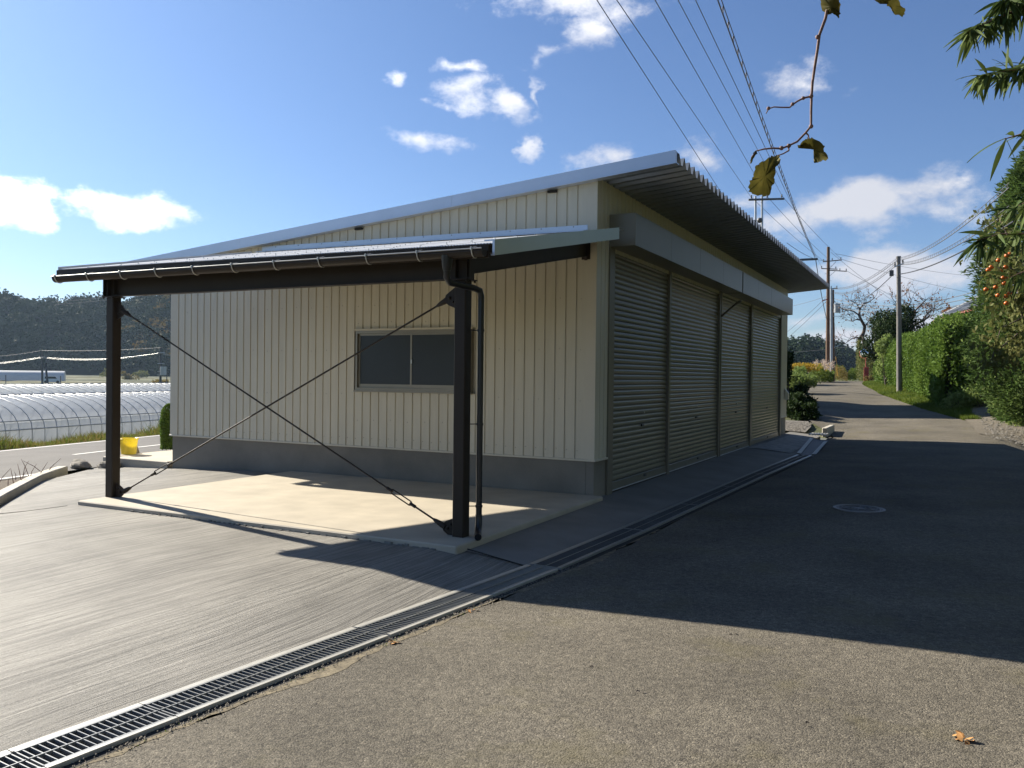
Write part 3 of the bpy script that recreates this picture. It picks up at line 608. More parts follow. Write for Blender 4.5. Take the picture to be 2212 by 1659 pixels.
# window
win = bpy.data.objects.new('window', None); C.objects.link(win); win.parent = shed; win.location = Vector((WX0, YW, WZ0))-shed.location
WWd = WX1-WX0; WHt = WZ1-WZ0
def wpart(nm, m, mt): o = bpy.data.objects.new(nm, m.mesh(nm, mt)); C.objects.link(o); o.parent = win; return o
m = M(); m.box(0, WWd, -.045, .03, WHt-.04, WHt); m.box(0, WWd, -.05, .03, 0, .035); m.box(0, .03, -.045, .03, .035, WHt-.04); m.box(WWd-.03, WWd, -.045, .03, .035, WHt-.04); wpart('frame', m, MT['alu'])
m = M(); m.box(-.02, WWd+.02, -.062, -.012, -.028, -.002); wpart('sill', m, MT['alu'])
m = M(); m.box(-.02, WWd+.02, -.05, -.012, WHt+.002, WHt+.03); wpart('drip_cap', m, MT['creamtrim'])
for x0, x1, yo in ((.032, WWd*.5+.02, -.012), (WWd*.5-.02, WWd-.032, -.034)):
    m = M(); a = .03; z0, z1 = .037, WHt-.042
    m.box(x0, x1, yo, yo+.018, z0, z0+.055); m.box(x0, x1, yo, yo+.018, z1-.03, z1); m.box(x0, x0+a, yo, yo+.018, z0+.055, z1-.03); m.box(x1-a, x1, yo, yo+.018, z0+.055, z1-.03); wpart('sash', m, MT['alu'])
    m = M(); m.box(x0+a, x1-a, yo+.006, yo+.012, z0+.055, z1-.03); wpart('pane', m, MT['glass'])
m = M(); m.bbox(WWd*.5+.0, WWd*.5+.02, -.05, -.034, WHt*.45, WHt*.45+.06, .002); wpart('latch', m, MT['zinc'])
# folded plate roof: one fold after another along Y
FP = .241; XE = -2.95; XW_ = -13.42
def fold_mesh():
    hT = .122
    prof = [(0, 0), (.035, 0), (.035+.062, hT), (.035+.062+.022, hT), (FP-.0, 0)]
    prof = [(-.0, .0), (.026, .0), (.100, hT), (.120, hT), (.200, .0), (FP, 0)]
    V = []; t = .004
    for yo, z in prof: V += [(XW_-XC, yo, z+.0853*(XW_-XC)), (XE-XC, yo, z+.0853*(XE-XC))]
    for yo, z in prof: V += [(XW_-XC, yo, z+t+.0853*(XW_-XC)), (XE-XC, yo, z+t+.0853*(XE-XC))]
    n = len(prof); F = [(2*i, 2*i+1, 2*i+3, 2*i+2) for i in range(n-1)]+[(2*n+2*i, 2*n+2*i+2, 2*n+2*i+3, 2*n+2*i+1) for i in range(n-1)]
    F += [(2*i+1, 2*n+2*i+1, 2*n+2*i+3, 2*i+3) for i in range(n-1)]+[(2*i, 2*i+2, 2*n+2*i+2, 2*n+2*i) for i in range(n-1)]
    return M().add(V, F).mesh('roof_fold', MT['foldsteel'])
fm = fold_mesh()
yf = 10.253-.108; nf = 66
for k in range(nf): inst('roof_fold', fm, shed, Vector((XC, yf+k*FP, 4.19))-shed.location)
YE2 = yf+nf*FP
RB = 4.19
def rz(x, dz=0): return RB+.0853*(x-XC)+dz
# rake fascia in three lengths, with a soffit lip under it
cuts = [XW_, -10.2, -6.15, XE+.012]
for a, b in zip(cuts[:-1], cuts[1:]):
    m = M(); m.prism([(a+.0015, YW-.12, rz(a, -.036)), (b-.0015, YW-.12, rz(b, -.036)), (b-.0015, YW-.12, rz(b, .122)), (a+.0015, YW-.12, rz(a, .122))], (0, .02, 0)); m.build('rake_fascia', MT['white'], shed)
m = M(); m.prism([(XW_, YW-.15, rz(XW_, -.05)), (XE+.03, YW-.15, rz(XE+.03, -.05)), (XE+.03, YW-.15, rz(XE+.03, -.037)), (XW_, YW-.15, rz(XW_, -.037))], (0, .13, 0)); m.build('fascia_lip', MT['white'], shed)
m = M(); m.prism([(XE+.002, YW-.1, rz(XE, -.03)), (XE+.002, YW-.1, rz(XE, .118)), (XE+.002, YW-.05, rz(XE, .118)), (XE+.002, YW-.05, rz(XE, -.03))], (.008, 0, 0)); m.build('fascia_end_cap', MT['white'], shed)
m = M(); m.prism([(XW_, YW-.1, rz(XW_, .118)), (XE, YW-.1, rz(XE, .118)), (XE, YW-.1, rz(XE, .124)), (XW_, YW-.1, rz(XW_, .124))], (0, .2, 0)); m.build('ridge_cover', MT['white'], shed)
m = M(); m.bbox(XW_-.12, XW_+.02, YW-.1, YE2, rz(XW_, -.06), rz(XW_, .04), .01); m.build('eaves_gutter', MT['black'], shed)
m = M(); m.prism([(XW_, YE2, rz(XW_, -.02)), (XE, YE2, rz(XE, -.02)), (XE, YE2, rz(XE, .12)), (XW_, YE2, rz(XW_, .12))], (0, .02, 0)); m.build('rake_fascia', MT['galv'], shed)
# small closure strip where folds meet the facade, dark vents in the gable
m = M(); m.box(XC-.06, XC-.03, YW+.05, YB, rooflow(XC)-.03, RB+.06); m.build('fold_closure', MT['cream'], shed)
for xx in (-7.9, -4.7): M().box(xx, xx+.13, YW-.06, YW-.02, rz(xx, -.085), rz(xx, -.055)).build('purlin_end', MT['dark'], shed)

# ------------------------------------------------------------------ CARPORT (lean-to)
cp = root('carport', 'dark brown steel lean-to carport with corrugated roof and X-bracing in front of the shed', 'carport', (-6.5, 8.4, .05))
YP = 6.90
def crz(y, dz=0, x=-3.62): return 2.824+.196*(y-6.7)+dz+.0092*(-3.62-x)
for xp, lb in ((-4.083, 'right post beside the downpipe'), (-9.078, 'left post')):
    m = M(); m.bbox(xp-.0625, xp+.0625, YP-.0625, YP+.0625, .05, 2.51, .010); m.build('post', MT['brown'], cp, lb)
    m = M(); m.bbox(xp-.1, xp+.1, YP-.1, YP+.1, 2.507, 2.517, .002); m.build('cap_plate', MT['brown'], cp)
    m = M()
    for sx_ in (-1, 1):
        for sy_ in (-1, 1): m.cyl((xp+.08*sx_, YP+.08*sy_), .011, 2.488, 2.507, 6)
    m.build('bolts', MT['brown'], cp)
m = M(); x0, x1 = -9.22, -3.99
m.box(x0, x1, YP-.05, YP+.05, 2.518, 2.527); m.box(x0, x1, YP-.05, YP+.05, 2.735, 2.744); m.box(x0, x1, YP-.004, YP+.004, 2.527, 2.735)
for xx in (x0, -9.14, -9.02, -4.15, -4.02, x1-.006): m.box(xx, xx+.006, YP-.048, YP+.048, 2.5275, 2.7345)
m.build('beam', MT['brown'], cp)
for xr in (-4.15, -9.05, -6.6):
    m = M()
    y0, y1 = YP+.055, YW-.02
    def rf(a, b, w, t0, t1): m.prism([(xr-w, a, 2.555+.19*(a-YP)+t0), (xr-w, b, 2.555+.19*(b-YP)+t0), (xr-w, b, 2.555+.19*(b-YP)+t1), (xr-w, a, 2.555+.19*(a-YP)+t1)], (2*w, 0, 0))
    rf(y0, y1, .035, 0, .008); rf(y0, y1, .035, .172, .18); rf(y0, y1, .004, .008, .172)
    m.build('rafter', MT['brown'], cp)
    zz = 2.555+.19*(y1-YP)
    m = M(); m.box(xr-.06, xr+.06, y1, y1+.012, zz-.04, zz+.2); m.prism([(xr-.02, y1, zz), (xr-.02, y1-.05, zz-.003), (xr-.02, y1, zz-.05)], (.04, 0, 0)); m.build('wall_bracket', MT['brown'], cp)
for yp in (6.77, 7.75, 8.85, 9.95):
    m = M(); m.prism([(-9.74, yp-.02, crz(yp, -.105, -9.74)), (-3.68, yp-.02, crz(yp, -.105)), (-3.68, yp-.02, crz(yp, -.030)), (-9.74, yp-.02, crz(yp, -.030, -9.74))], (0, .04, 0)); m.build('purlin', MT['brown'], cp)
m = M(); m.prism([(-9.78, 6.622, 2.70), (-3.66, 6.622, 2.67), (-3.66, 6.622, 2.790), (-9.78, 6.622, 2.846)], (0, .03, 0)); m.build('eaves_board', MT['brown'], cp)  # added to block the sun slit behind the gutter and darken that band
# corrugated sheets
nW = 194; pitch = 6.16/nW; nS = 11
for k in range(nS):
    w0 = k*nW//nS; w1 = (k+1)*nW//nS; V = []; F = []
    for i in range(w0*4, w1*4+1):
        x = -9.79+i*pitch/4; z = .0085*sin(i*pi/2); z = .0045*cos(i*pi/2)+(k % 2)*.0015
        V += [(x, 6.66, crz(6.66, z-.012, x)), (x, YW-.02, crz(YW-.02, z-.012, x))]
    n = w1*4-w0*4; F = [(2*i, 2*i+2, 2*i+3, 2*i+1) for i in range(n)]
    m = M(); m.add(V, F, True); V2 = [(a, b, c-.003) for a, b, c in V]; m.add(V2, [f[::-1] for f in F], True)
    m.add([V[2*i] for i in range(n+1)]+[V2[2*i] for i in range(n+1)], [(i, n+1+i, n+2+i, i+1) for i in range(n)]); m.build('roof_sheet', MT['galv'], cp)
sb = M()
for yp in (6.77, 7.25, 7.75, 8.3, 8.85, 9.4, 9.95):
    for i in range(20):
        xx = -9.7+i*.306; sb.cyl((xx, yp), .007, crz(yp, -.01, xx), crz(yp, .004, xx), 6)
sb.build('roof_screws', MT['galv'], cp, kind='stuff')
for xf, lb, mt in ((-3.618, None, MT['fasciag']), (-9.80, None, MT['galv'])):
    m = M(); ya, yb = 6.66, 9.93; t = .012
    m.prism([(xf-t/2, ya, crz(ya, -.125, xf)), (xf-t/2, yb, crz(yb, -.125, xf)), (xf-t/2, yb, crz(yb, .02, xf)), (xf-t/2, ya, crz(ya, .02, xf))], (t, 0, 0)); m.build('rake_fascia', mt, cp)
m = M(); m.prism([(-3.65, 6.652, crz(6.652, -.125)), (-3.612, 6.652, crz(6.652, -.125)), (-3.612, 6.652, crz(6.652, .022)), (-3.72, 6.652, crz(6.652, .022)), (-3.72, 6.652, crz(6.652, .008)), (-3.634, 6.652, crz(6.652, .008)), (-3.634, 6.652, crz(6.652, -.11)), (-3.65, 6.652, crz(6.652, -.11))], (0, .007, 0)); m.build('fascia_edge', MT['white'], cp)
m = M(); m.prism([(-9.79, YW-.022, 3.642), (-4.13, YW-.022, 3.585), (-4.13, YW-.022, 3.515), (-9.79, YW-.022, 3.572)], (0, .008, 0))
m.prism([(-9.79, YW-.024, 3.572), (-9.79, YW-.17, crz(YW-.17, .012, -9.79)), (-9.79, YW-.17, crz(YW-.17, .004, -9.79)), (-9.79, YW-.024, 3.564)], (5.66, 0, -.052)); m.build('wall_flashing', MT['white'], cp)
m = M()
for i in range(12): m.ball((-9.5+i*.47, YW-.024, 3.62-.0045*i), .008, 6, 3)
m.build('flashing_screws', MT['guide'], cp, kind='stuff')
# gutter, hooks, downpipe
gx0, gx1, gy = -9.70, -3.665, 6.56
def gz(x): return 2.755-.012*(x-gx0)/(gx1-gx0)
V = []; nseg = 10
for x in (gx0, gx1):
    for r_ in (.056, .052):
        V += [(x, gy+r_*cos(pi+pi*k/nseg)*-1, gz(x)-.01+r_*sin(pi+pi*k/nseg)*1.15) for k in range(nseg+1)]
n = nseg+1
m = M(); m.add(V, [(k, k+1, 2*n+k+1, 2*n+k) for k in range(nseg)]+[(n+k, 3*n+k, 3*n+k+1, n+k+1) for k in range(nseg)]+[(0, 2*n, 3*n, n), (nseg, n+nseg, 3*n+nseg, 2*n+nseg)], True)
for x in (gx0, gx1): m.add([(x, gy+.056*cos(pi+pi*k/nseg), gz(x)-.01+.056*1.15*sin(pi+pi*k/nseg)) for k in range(n)], [tuple(range(n))])
m.build('gutter', MT['brown'], cp)
m = M(); m.tube([(gx0, gy-.057, gz(gx0)-.004), (gx1, gy-.057, gz(gx1)-.004)], .0065, 6); m.build('gutter_bead', MT['galvbar'], cp)
for x in np.linspace(gx0+.07, gx1-.1, 11):
    m = M(); z = gz(x)-.01
    arc = [(x, gy-.062*cos(a), z-.062*1.15*sin(a)) for a in np.linspace(-.25, 2.3, 9)]
    m.tube(arc, .006, 5); m.tube([(x, gy-.06, z+.012), (x, gy+.02, z+.035), (x, 6.75, z+.02)], .004, 5); m.bbox(x-.008, x+.008, gy-.075, gy-.055, z-.006, z+.022, .002)
    m.build('gutter_hook', MT['galvstrip'], cp)
dp = bpy.data.objects.new('downpipe', None); C.objects.link(dp); dp.parent = cp; dp.location = Vector((-3.95, 6.98, .1))-cp.location
PX, PY = -3.93, 6.98
def dpart(nm, m, mt=None): o = bpy.data.objects.new(nm, m.mesh(nm, mt or MT['black'], (-3.95, 6.98, .1))); C.objects.link(o); o.parent = dp; return o
xg = -4.06
m = M(); m.tube([(xg, gy, 2.70), (xg, gy, 2.63), (xg, gy, 2.56)], [.056, .05, .036], 14); dpart('outlet', m)
m = M(); m.tube([(xg, gy, 2.58), (xg, gy, 2.50), (xg+.006, gy+.04, 2.455), (PX-.03, PY-.1, 2.43), (PX-.004, PY-.02, 2.41), (PX, PY, 2.36), (PX, PY, 2.30)], .031, 12); dpart('upper_elbow', m)
m = M(); m.tube([(PX, PY, 2.34), (PX, PY, .2)], .030, 14); dpart('pipe', m)
m = M(); m.tube([(PX, PY, .26), (PX, PY, .16), (PX+.012, PY-.03, .115), (PX+.05, PY-.10, .085), (PX+.085, PY-.16, .075)], .034, 12); dpart('shoe', m)
for z in (2.02, 1.12, .33):
    m = M(); m.cyl((PX, PY), .036, z, z+.022, 14); m.tube([(PX-.03, PY-.01, z+.011), (-4.02, PY-.05, z+.011)], .005, 5); dpart('clamp', m)
# brace rods with gussets, clevises and turnbuckles
def brace(a, b, tb):
    a, b = Vector(a), Vector(b); d = (b-a).normalized(); L = (b-a).length
    br = bpy.data.objects.new('brace', None); C.objects.link(br); br.parent = cp; br.location = a-Vector(parent_world(cp))
    def bp_(nm, m): o = bpy.data.objects.new(nm, m.mesh(nm, MT['brown'], a)); C.objects.link(o); o.parent = br
    t0, t1 = tb*L-.17, tb*L+.17
    m = M(); m.tube([a+d*.1, a+d*t0], .0095, 8); m.tube([a+d*t1, b-d*.1], .0095, 8); bp_('rod', m)
    up = Vector((-d.z, 0, d.x))
    m = M()
    for s_ in (-1, 1): m.tube([a+d*(t0+.02)+up*.004*s_, a+d*(t0+.05)+up*.022*s_, a+d*(t1-.05)+up*.022*s_, a+d*(t1-.02)+up*.004*s_], .007, 6)
    m.tube([a+d*(t0-.02), a+d*(t0+.05)], .017, 8); m.tube([a+d*(t1-.05), a+d*(t1+.02)], .017, 8); bp_('turnbuckle', m)
    for p, q in ((a, 1), (b, -1)):
        m = M(); m.tube([p+d*q*.02, p+d*q*.06, p+d*q*.13, p+d*q*.17], [.030, .030, .022, .012], 10); bp_('clevis', m)
        sx_ = 1 if d.x*q > 0 else -1; sz = 1 if d.z*q > 0 else -1
        px = p.x-sx_*.095
        poly = [(px, YP-.005, p.z-sz*.12), (px, YP-.005, p.z+sz*.11), (px+sx_*.10, YP-.005, p.z+sz*.07), (px+sx_*.15, YP-.005, p.z+sz*.03), (px+sx_*.13, YP-.005, p.z-sz*.03)]
        m = M(); m.prism(poly, (0, .01, 0)); m.ball((p.x-sx_*.01, YP-.012, p.z), .018, 8, 5); m.ball((p.x-sx_*.05, YP-.012, p.z+sz*.04), .012, 8, 5); bp_('gusset_plate', m)
brace((-8.92, YP, 2.345), (-4.24, YP, .115), .885)
brace((-8.92, YP+.022, .115), (-4.24, YP+.022, 2.345), .145)

# ------------------------------------------------------------------ small things near the shed
bk = root('bucket', 'yellow plastic tub standing on the pale side path behind the left post', 'bucket', (-12.9, 10.4, .04))
bx0, by0 = [float(q) for q in on(278, 981, 2, .04)[:2]]
n = 28; V = []
for r_, z in ((.128, .042), (.146, .18), (.160, .33), (.170, .332), (.170, .345), (.152, .347), (.136, .18), (.12, .055)):
    V += [(bx0+r_*cos(2*pi*k/n), by0+r_*sin(2*pi*k/n), z) for k in range(n)]
m = M(); m.add(V, [(j*n+k, j*n+(k+1) % n, (j+1)*n+(k+1) % n, (j+1)*n+k) for j in range(7) for k in range(n)], True)
m.add(V[:n], [tuple(range(n-1, -1, -1))]); m.add(V[-n:], [tuple(range(n))]); m.build('tub', MT['yellow'], bk)
for s_ in (-1, 1):
    m = M(); m.bbox(bx0-.05+.0, bx0+.05, by0+s_*.168-.010, by0+s_*.168+.010, .305, .332, .003); m.build('grip', MT['yellow'], bk)
# kerb stones on the left, one after another
kp = [(-9.1, 5.15), (-9.72, 5.82), (-10.42, 6.42), (-11.12, 7.04), (-11.72, 7.58), (-12.3, 8.12), (-12.82, 8.68), (-13.28, 9.22)]
kp = [(-7.1, 3.2), (-7.75, 3.85), (-8.4, 4.5)]+kp
for k, (a, b) in enumerate(zip(kp[:-1], kp[1:])):
    a = Vector((a[0], a[1], 0)); b = Vector((b[0], b[1], 0)); d = (b-a).normalized(); nrm_ = Vector((-d.y, d.x, 0)); a2 = a+d*.004; b2 = b-d*.004
    za, zb = float(Hh(a.x, a.y)), float(Hh(b.x, b.y)); V = []
    for p, z in ((a2, za), (b2, zb)):
        V += [p+Vector((0, 0, z-.1)), p+Vector((0, 0, z+.085)), p+nrm_*.012+Vector((0, 0, z+.10)), p+nrm_*.15+Vector((0, 0, z+.10)), p+nrm_*.165+Vector((0, 0, z-.1))]
    F = [(0, 1, 6, 5), (1, 2, 7, 6), (2, 3, 8, 7), (3, 4, 9, 8), (4, 3, 2, 1, 0), (5, 6, 7, 8, 9)]
    m = M(); m.add(V, F); o = m.build('kerb_stone', MT['kerb'], loc=tuple(a))
    tag(o, 'pale concrete kerb stone of the left driveway edge, %s from the rocks' % ['first', 'second', 'third', 'fourth', 'fifth', 'sixth', 'seventh', 'eighth', 'ninth', 'tenth'][len(kp)-2-k], 'kerb stone', 'kerb stones along the driveway')
def rock(c, s_, label, seed, m=None):
    r = np.random.default_rng(seed); ph = r.uniform(0, 6, 8); Mm = M(); n, q = 14, 9; V = []
    for j in range(q+1):
        t = pi*j/q
        for i in range(n):
            a = 2*pi*i/n; d = np.array([sin(t)*cos(a), sin(t)*sin(a), cos(t)]); k = 1+.16*sin(3*d[0]+ph[0])*cos(2.5*d[1]+ph[1])+.12*sin(5*d[1]+ph[2])+.1*sin(6*d[2]+4*d[0]+ph[3])
            V.append(tuple(np.array(c)+d*k*np.array(s_)))
    Mm.add(V, [(j*n+i, (j+1)*n+i, (j+1)*n+(i+1) % n, j*n+(i+1) % n) for j in range(q) for i in range(n)], False)
    o = Mm.build('rock', m or MT['rock'], loc=c); tag(o, label, 'rock', 'rocks at the driveway corner'); return o
rock((-13.55, 9.65, -.08), (.24, .16, .10), 'flat brown rock touching the end of the pale kerb', 1)
rock((-13.45, 10.35, -.06), (.27, .17, .12), 'larger grey rock between the kerb end and the side path', 2)
rock((-13.25, 9.95, -.1), (.20, .14, .09), 'small half-buried stone in front of the two rocks', 3)
rock((-13.75, 10.85, -.02), (.18, .15, .20), 'upright bluish stone at the corner of the side path', 4)
rock((-13.15, 10.02, -.1), (.14, .09, .10), 'little reddish stone against the path edge', 5)
# dry twigs and litter on the soil by the kerb
tw = root('dry_twigs', 'dead twigs and stalks sticking up from the soil behind the left kerb', 'twigs', (-11.3, 8.0, -.1))
rr = random.Random(3)
for k in range(16):
    bx_, by_ = -12.2+rr.uniform(-.9, .9), 7.9+rr.uniform(-1.0, .9)
    bx_ = min(bx_, -11.15-(by_-7.1)*1.0-.3)
    m = M(); p = Vector((bx_, by_, -.1)); d = Vector((rr.uniform(-.6, .6), rr.uniform(-.5, .5), rr.uniform(.3, 1))).normalized(); L = rr.uniform(.12, .42)
    m.tube([p, p+d*L*.5+Vector((0, 0, .02)), p+d*L+Vector((rr.uniform(-.05, .05), 0, -.01))], [.006, .005, .002], 5); m.build('twig', MT['twig'], tw)
# fallen leaves
def fallen(c, s_, label, seed, nn=6, mt=None):
    r = np.random.default_rng(seed); z = float(Hh(c[0], c[1])); P = np.array([c[0], c[1], z+.008])+r.normal(size=(nn, 3))*np.array([s_*.3, s_*.3, .0]); P[:, 2] += np.abs(r.normal(size=nn))*s_*.05-.005; q_ = s_/.09*.8
    d = r.normal(size=(nn, 3))*np.array([1, 1, .25]); d = nrm(d); sd = nrm(np.cross(d, [0, 0, 1.]))
    L = s_*r.uniform(.4, 1, nn)[:, None]; V = []; F = []
    for i in range(nn):
        b = P[i]; q = [b, b+d[i]*L[i]*.3+sd[i]*L[i]*.28+np.array([0, 0, .012])*q_, b+d[i]*L[i]*.7+sd[i]*L[i]*.2+np.array([0, 0, .02])*q_, b+d[i]*L[i]+np.array([0, 0, .012])*q_, b+d[i]*L[i]*.65-sd[i]*L[i]*.22+np.array([0, 0, .004])*q_, b+d[i]*L[i]*.3-sd[i]*L[i]*.25]
        k = len(V); V += q; F.append(tuple(range(k, k+6)))
    m = M(); m.add(V, F); o = m.build('fallen_leaf', mt or MT['dryleaf'], loc=(c[0], c[1], z)); tag(o, label, 'leaf', 'dry leaves on the asphalt'); return o
px_ = on(2085, 1615, 2, -.03); fallen((px_[0], px_[1]), .08, 'crumpled orange leaf lying alone on the sunlit asphalt at lower right', 11, 8)
px_ = on(1017, 1322, 2, -.1); fallen((px_[0], px_[1]), 0.05, 'curled tan leaf on the road edge near the shadow line', 12)
px_ = on(846, 1390, 2, -.1); fallen((px_[0], px_[1]), .05, 'pinkish curled leaf on the dirt strip beside the grating', 13)
px_ = on(560, 1300, 2, -.04)
mtd = mat('dark_litter', (.05, .04, .03), .9, var=.3, vs_=30)
for k, (a, b) in enumerate(((1280, 1440), (1380, 1500), (1745, 1580), (1588, 1375), (1545, 1165))):
    p = on(a, b, 2, -.05); fallen((p[0], p[1]), .03, ['dark speck of leaf litter left of the middle of the sunlit road', 'small dark leaf scrap in the middle of the sunlit road', 'dark leaf scrap near the orange leaf', 'dark leaf scrap near the edge of the big shadow', 'dark leaf lying in the shaded road below the manhole'][k], 20+k, 3, mtd)
# moss and tiny weeds in the seam
nn = 700; yy_ = np.concatenate([rng.normal(c_, .10, nn//5) for c_ in (2.75, 3.65, 4.3, 5.1, 2.2)]); nn = len(yy_); xx_ = drainx(yy_)+.19+np.abs(rng.normal(0, .02, nn)); P = np.column_stack([xx_, yy_, Hh(xx_, yy_)-.008])
V, F = leaves(P, rng.uniform(.008, .02, nn), .5, (0, 0, .8)); tag(fast('seam_weeds', V, F, MT['grass']), 'moss and tiny weeds in the seam beside the grating', 'weeds', kind='stuff')
# gravel crumbs along the seam
nn = 900; yy_ = rng.uniform(1.4, 7, nn); xx_ = drainx(yy_)+.17+np.abs(rng.normal(0, .05, nn)); zz_ = Hh(xx_, yy_)+.008
P = np.stack([xx_, yy_, zz_], 1); s_ = rng.uniform(.002, .008, nn)[:, None]
V = np.stack([P+s_*np.array(v) for v in ((1, 0, 0), (-.6, .8, 0), (-.5, -.9, 0), (0, 0, 1.1))], 1).reshape(-1, 3); F = (np.arange(nn)[:, None, None]*4+np.array([[0, 1, 3], [1, 2, 3], [2, 0, 3]])).reshape(-1, 3)
tag(fast('gravel_crumbs', V, F, MT['rock']), 'loose grit along the seam between the asphalt and the drain', 'grit', kind='stuff')
def ground_stones(name, poly_fn, n, smin, smax, m, label, off=.03):
    P = poly_fn(n); P = np.column_stack([P, Hh(P[:, 0], P[:, 1])+off]); s_ = rng.uniform(smin, smax, n)[:, None, None]
    base = np.array([(1, 0, 0), (0, 1, 0), (-1, 0, 0), (0, -1, 0), (0, 0, .7)]); j = rng.normal(1, .25, (n, 5, 3)); a = rng.uniform(0, 6.28, n)
    R = np.stack([np.stack([np.cos(a), -np.sin(a), 0*a], 1), np.stack([np.sin(a), np.cos(a), 0*a], 1), np.stack([0*a, 0*a, 0*a+1], 1)], 1)
    V = np.einsum('nij,nkj->nki', R, base[None]*j)*s_+P[:, None]; F = (np.arange(n)[:, None, None]*5+np.array([[0, 1, 4], [1, 2, 4], [2, 3, 4], [3, 0, 4]])).reshape(-1, 3)
    return tag(fast(name, V.reshape(-1, 3), F, m), label, 'gravel', kind='stuff')
ground_stones('gravel', lambda n: np.column_stack([rng.uniform(-6.3, -3.75, n), rng.uniform(26.3, 29.5, n)]), 1800, .015, .04, MT['gravel'], 'loose pale gravel beyond the far end of the shed')
ground_stones('gravel', lambda n: np.column_stack([rng.uniform(1.2, 5.5, n), rng.uniform(26, 40, n)]), 2600, .015, .05, MT['gravel'], 'loose stones on the gravel drive between the hedge and the shrubs', .035)
kb = M(); kb.bbox(-3.08, -2.93, 26.0, 27.9, -.1, .17, .02); tag(kb.build('kerb_block', MT['kerb'], loc=(-3.0, 26.5, 0)), 'short sunlit concrete kerb block beyond the shed corner', 'kerb')

# ------------------------------------------------------------------ VEGETATION
def shell(fn, n): return fn(n)
def bushy(name, c, r, n, L, mt, label, cat='bush', group=None, seed=0, stem=None, lump=.25, wd=.5, flat=1.):
    """an irregular bush: a few lumps, leaves in the outer part of each"""
    r_ = np.random.default_rng(seed); c = np.array(c, float); r = np.array(r, float)
    k = 9; cc = c+r_.normal(size=(k, 3))*r*.42; cr = r*r_.uniform(.38, .62, (k, 1))
    idx = r_.integers(0, k, n); d = nrm(r_.normal(size=(n, 3))); rad = r_.uniform(.35, 1, n)[:, None]**.5*(1+lump*r_.normal(size=(n, 1))*.5)
    P = cc[idx]+d*cr[idx]*rad; P = P[P[:, 2] > float(Hh(c[0], c[1]))-.02]
    ro = root(name, label, cat, (c[0], c[1], float(Hh(c[0], c[1]))), group)
    V, F = leaves(P, r_.uniform(.6, 1.3, len(P))*L, wd, (0, 0, .15)); fast('foliage', V, F, mt, ro, kind='stuff')
    m = M(); b = Vector((c[0], c[1], float(Hh(c[0], c[1]))-.05))
    for i in range(6): e = Vector(cc[i]); m.tube([b, b.lerp(e, .5)+Vector((0, 0, .1*r[2])), e], [.05*r[2], .03*r[2], .008*r[2]], 6)
    m.build('stem', MT['bark'], ro); return ro

def blades(P, h, w=.02, lean=.35):
    n = len(P); a = rng.uniform(0, 6.28, n); s_ = np.stack([np.cos(a), np.sin(a), 0*a], 1)*w*.5; t = np.column_stack([rng.normal(0, lean, n), rng.normal(0, lean, n), np.ones(n)])*np.asarray(h).reshape(-1, 1)
    V = np.stack([P-s_, P+s_, P+t], 1).reshape(-1, 3); return V, np.arange(n*3).reshape(-1, 3)
# verge in front of the greenhouses
n = 42000; y_ = rng.uniform(2, 46, n); u_ = rng.normal(-19.75, .5, n); u_ = np.clip(u_, -21.2, -18.85); x_ = u_-.21*(y_-8); P = np.column_stack([x_, y_, Hh(x_, y_)-.03])
hh = rng.uniform(.12, .42, n)*np.interp(u_, [-21.2, -19.6, -18.85], [1.1, 1.1, .45]); tuft = (np.sin(y_*1.7)+np.sin(y_*.63+1)+2.4)/3.2
V, F = blades(P, hh*tuft, .028, .45); k = int(n*.5)
va, fa = V[:k*3], F[:k]; vb, fb = V[k*3:], F[k:]-k*3
tag(fast('verge_grass', va, fa, MT['drygrass']), 'dry yellow grass growing on the verge before the greenhouses', 'grass', kind='stuff')
tag(fast('verge_grass', vb, fb, MT['grass']), 'green weeds mixed into the verge before the greenhouses', 'grass', kind='stuff')
# grass bank below the hedge
def bankpts(n):
    y = rng.uniform(32.5, 74, n); t = rng.uniform(0, 1, n)**.8; xr = roadr(y); hx = np.interp(y, [36.6, 67.4], [.39, -4.47]); x = xr+.0+t*np.maximum(hx-xr+.6, .5); return np.column_stack([x, y, Hh(x, y)-.02])
V, F = blades(bankpts(42000), rng.uniform(.06, .2, 42000), .04, .5)
tag(fast('bank_grass', V, F, MT['grass']), 'bright green grass covering the bank under the long hedge', 'grass', kind='stuff')
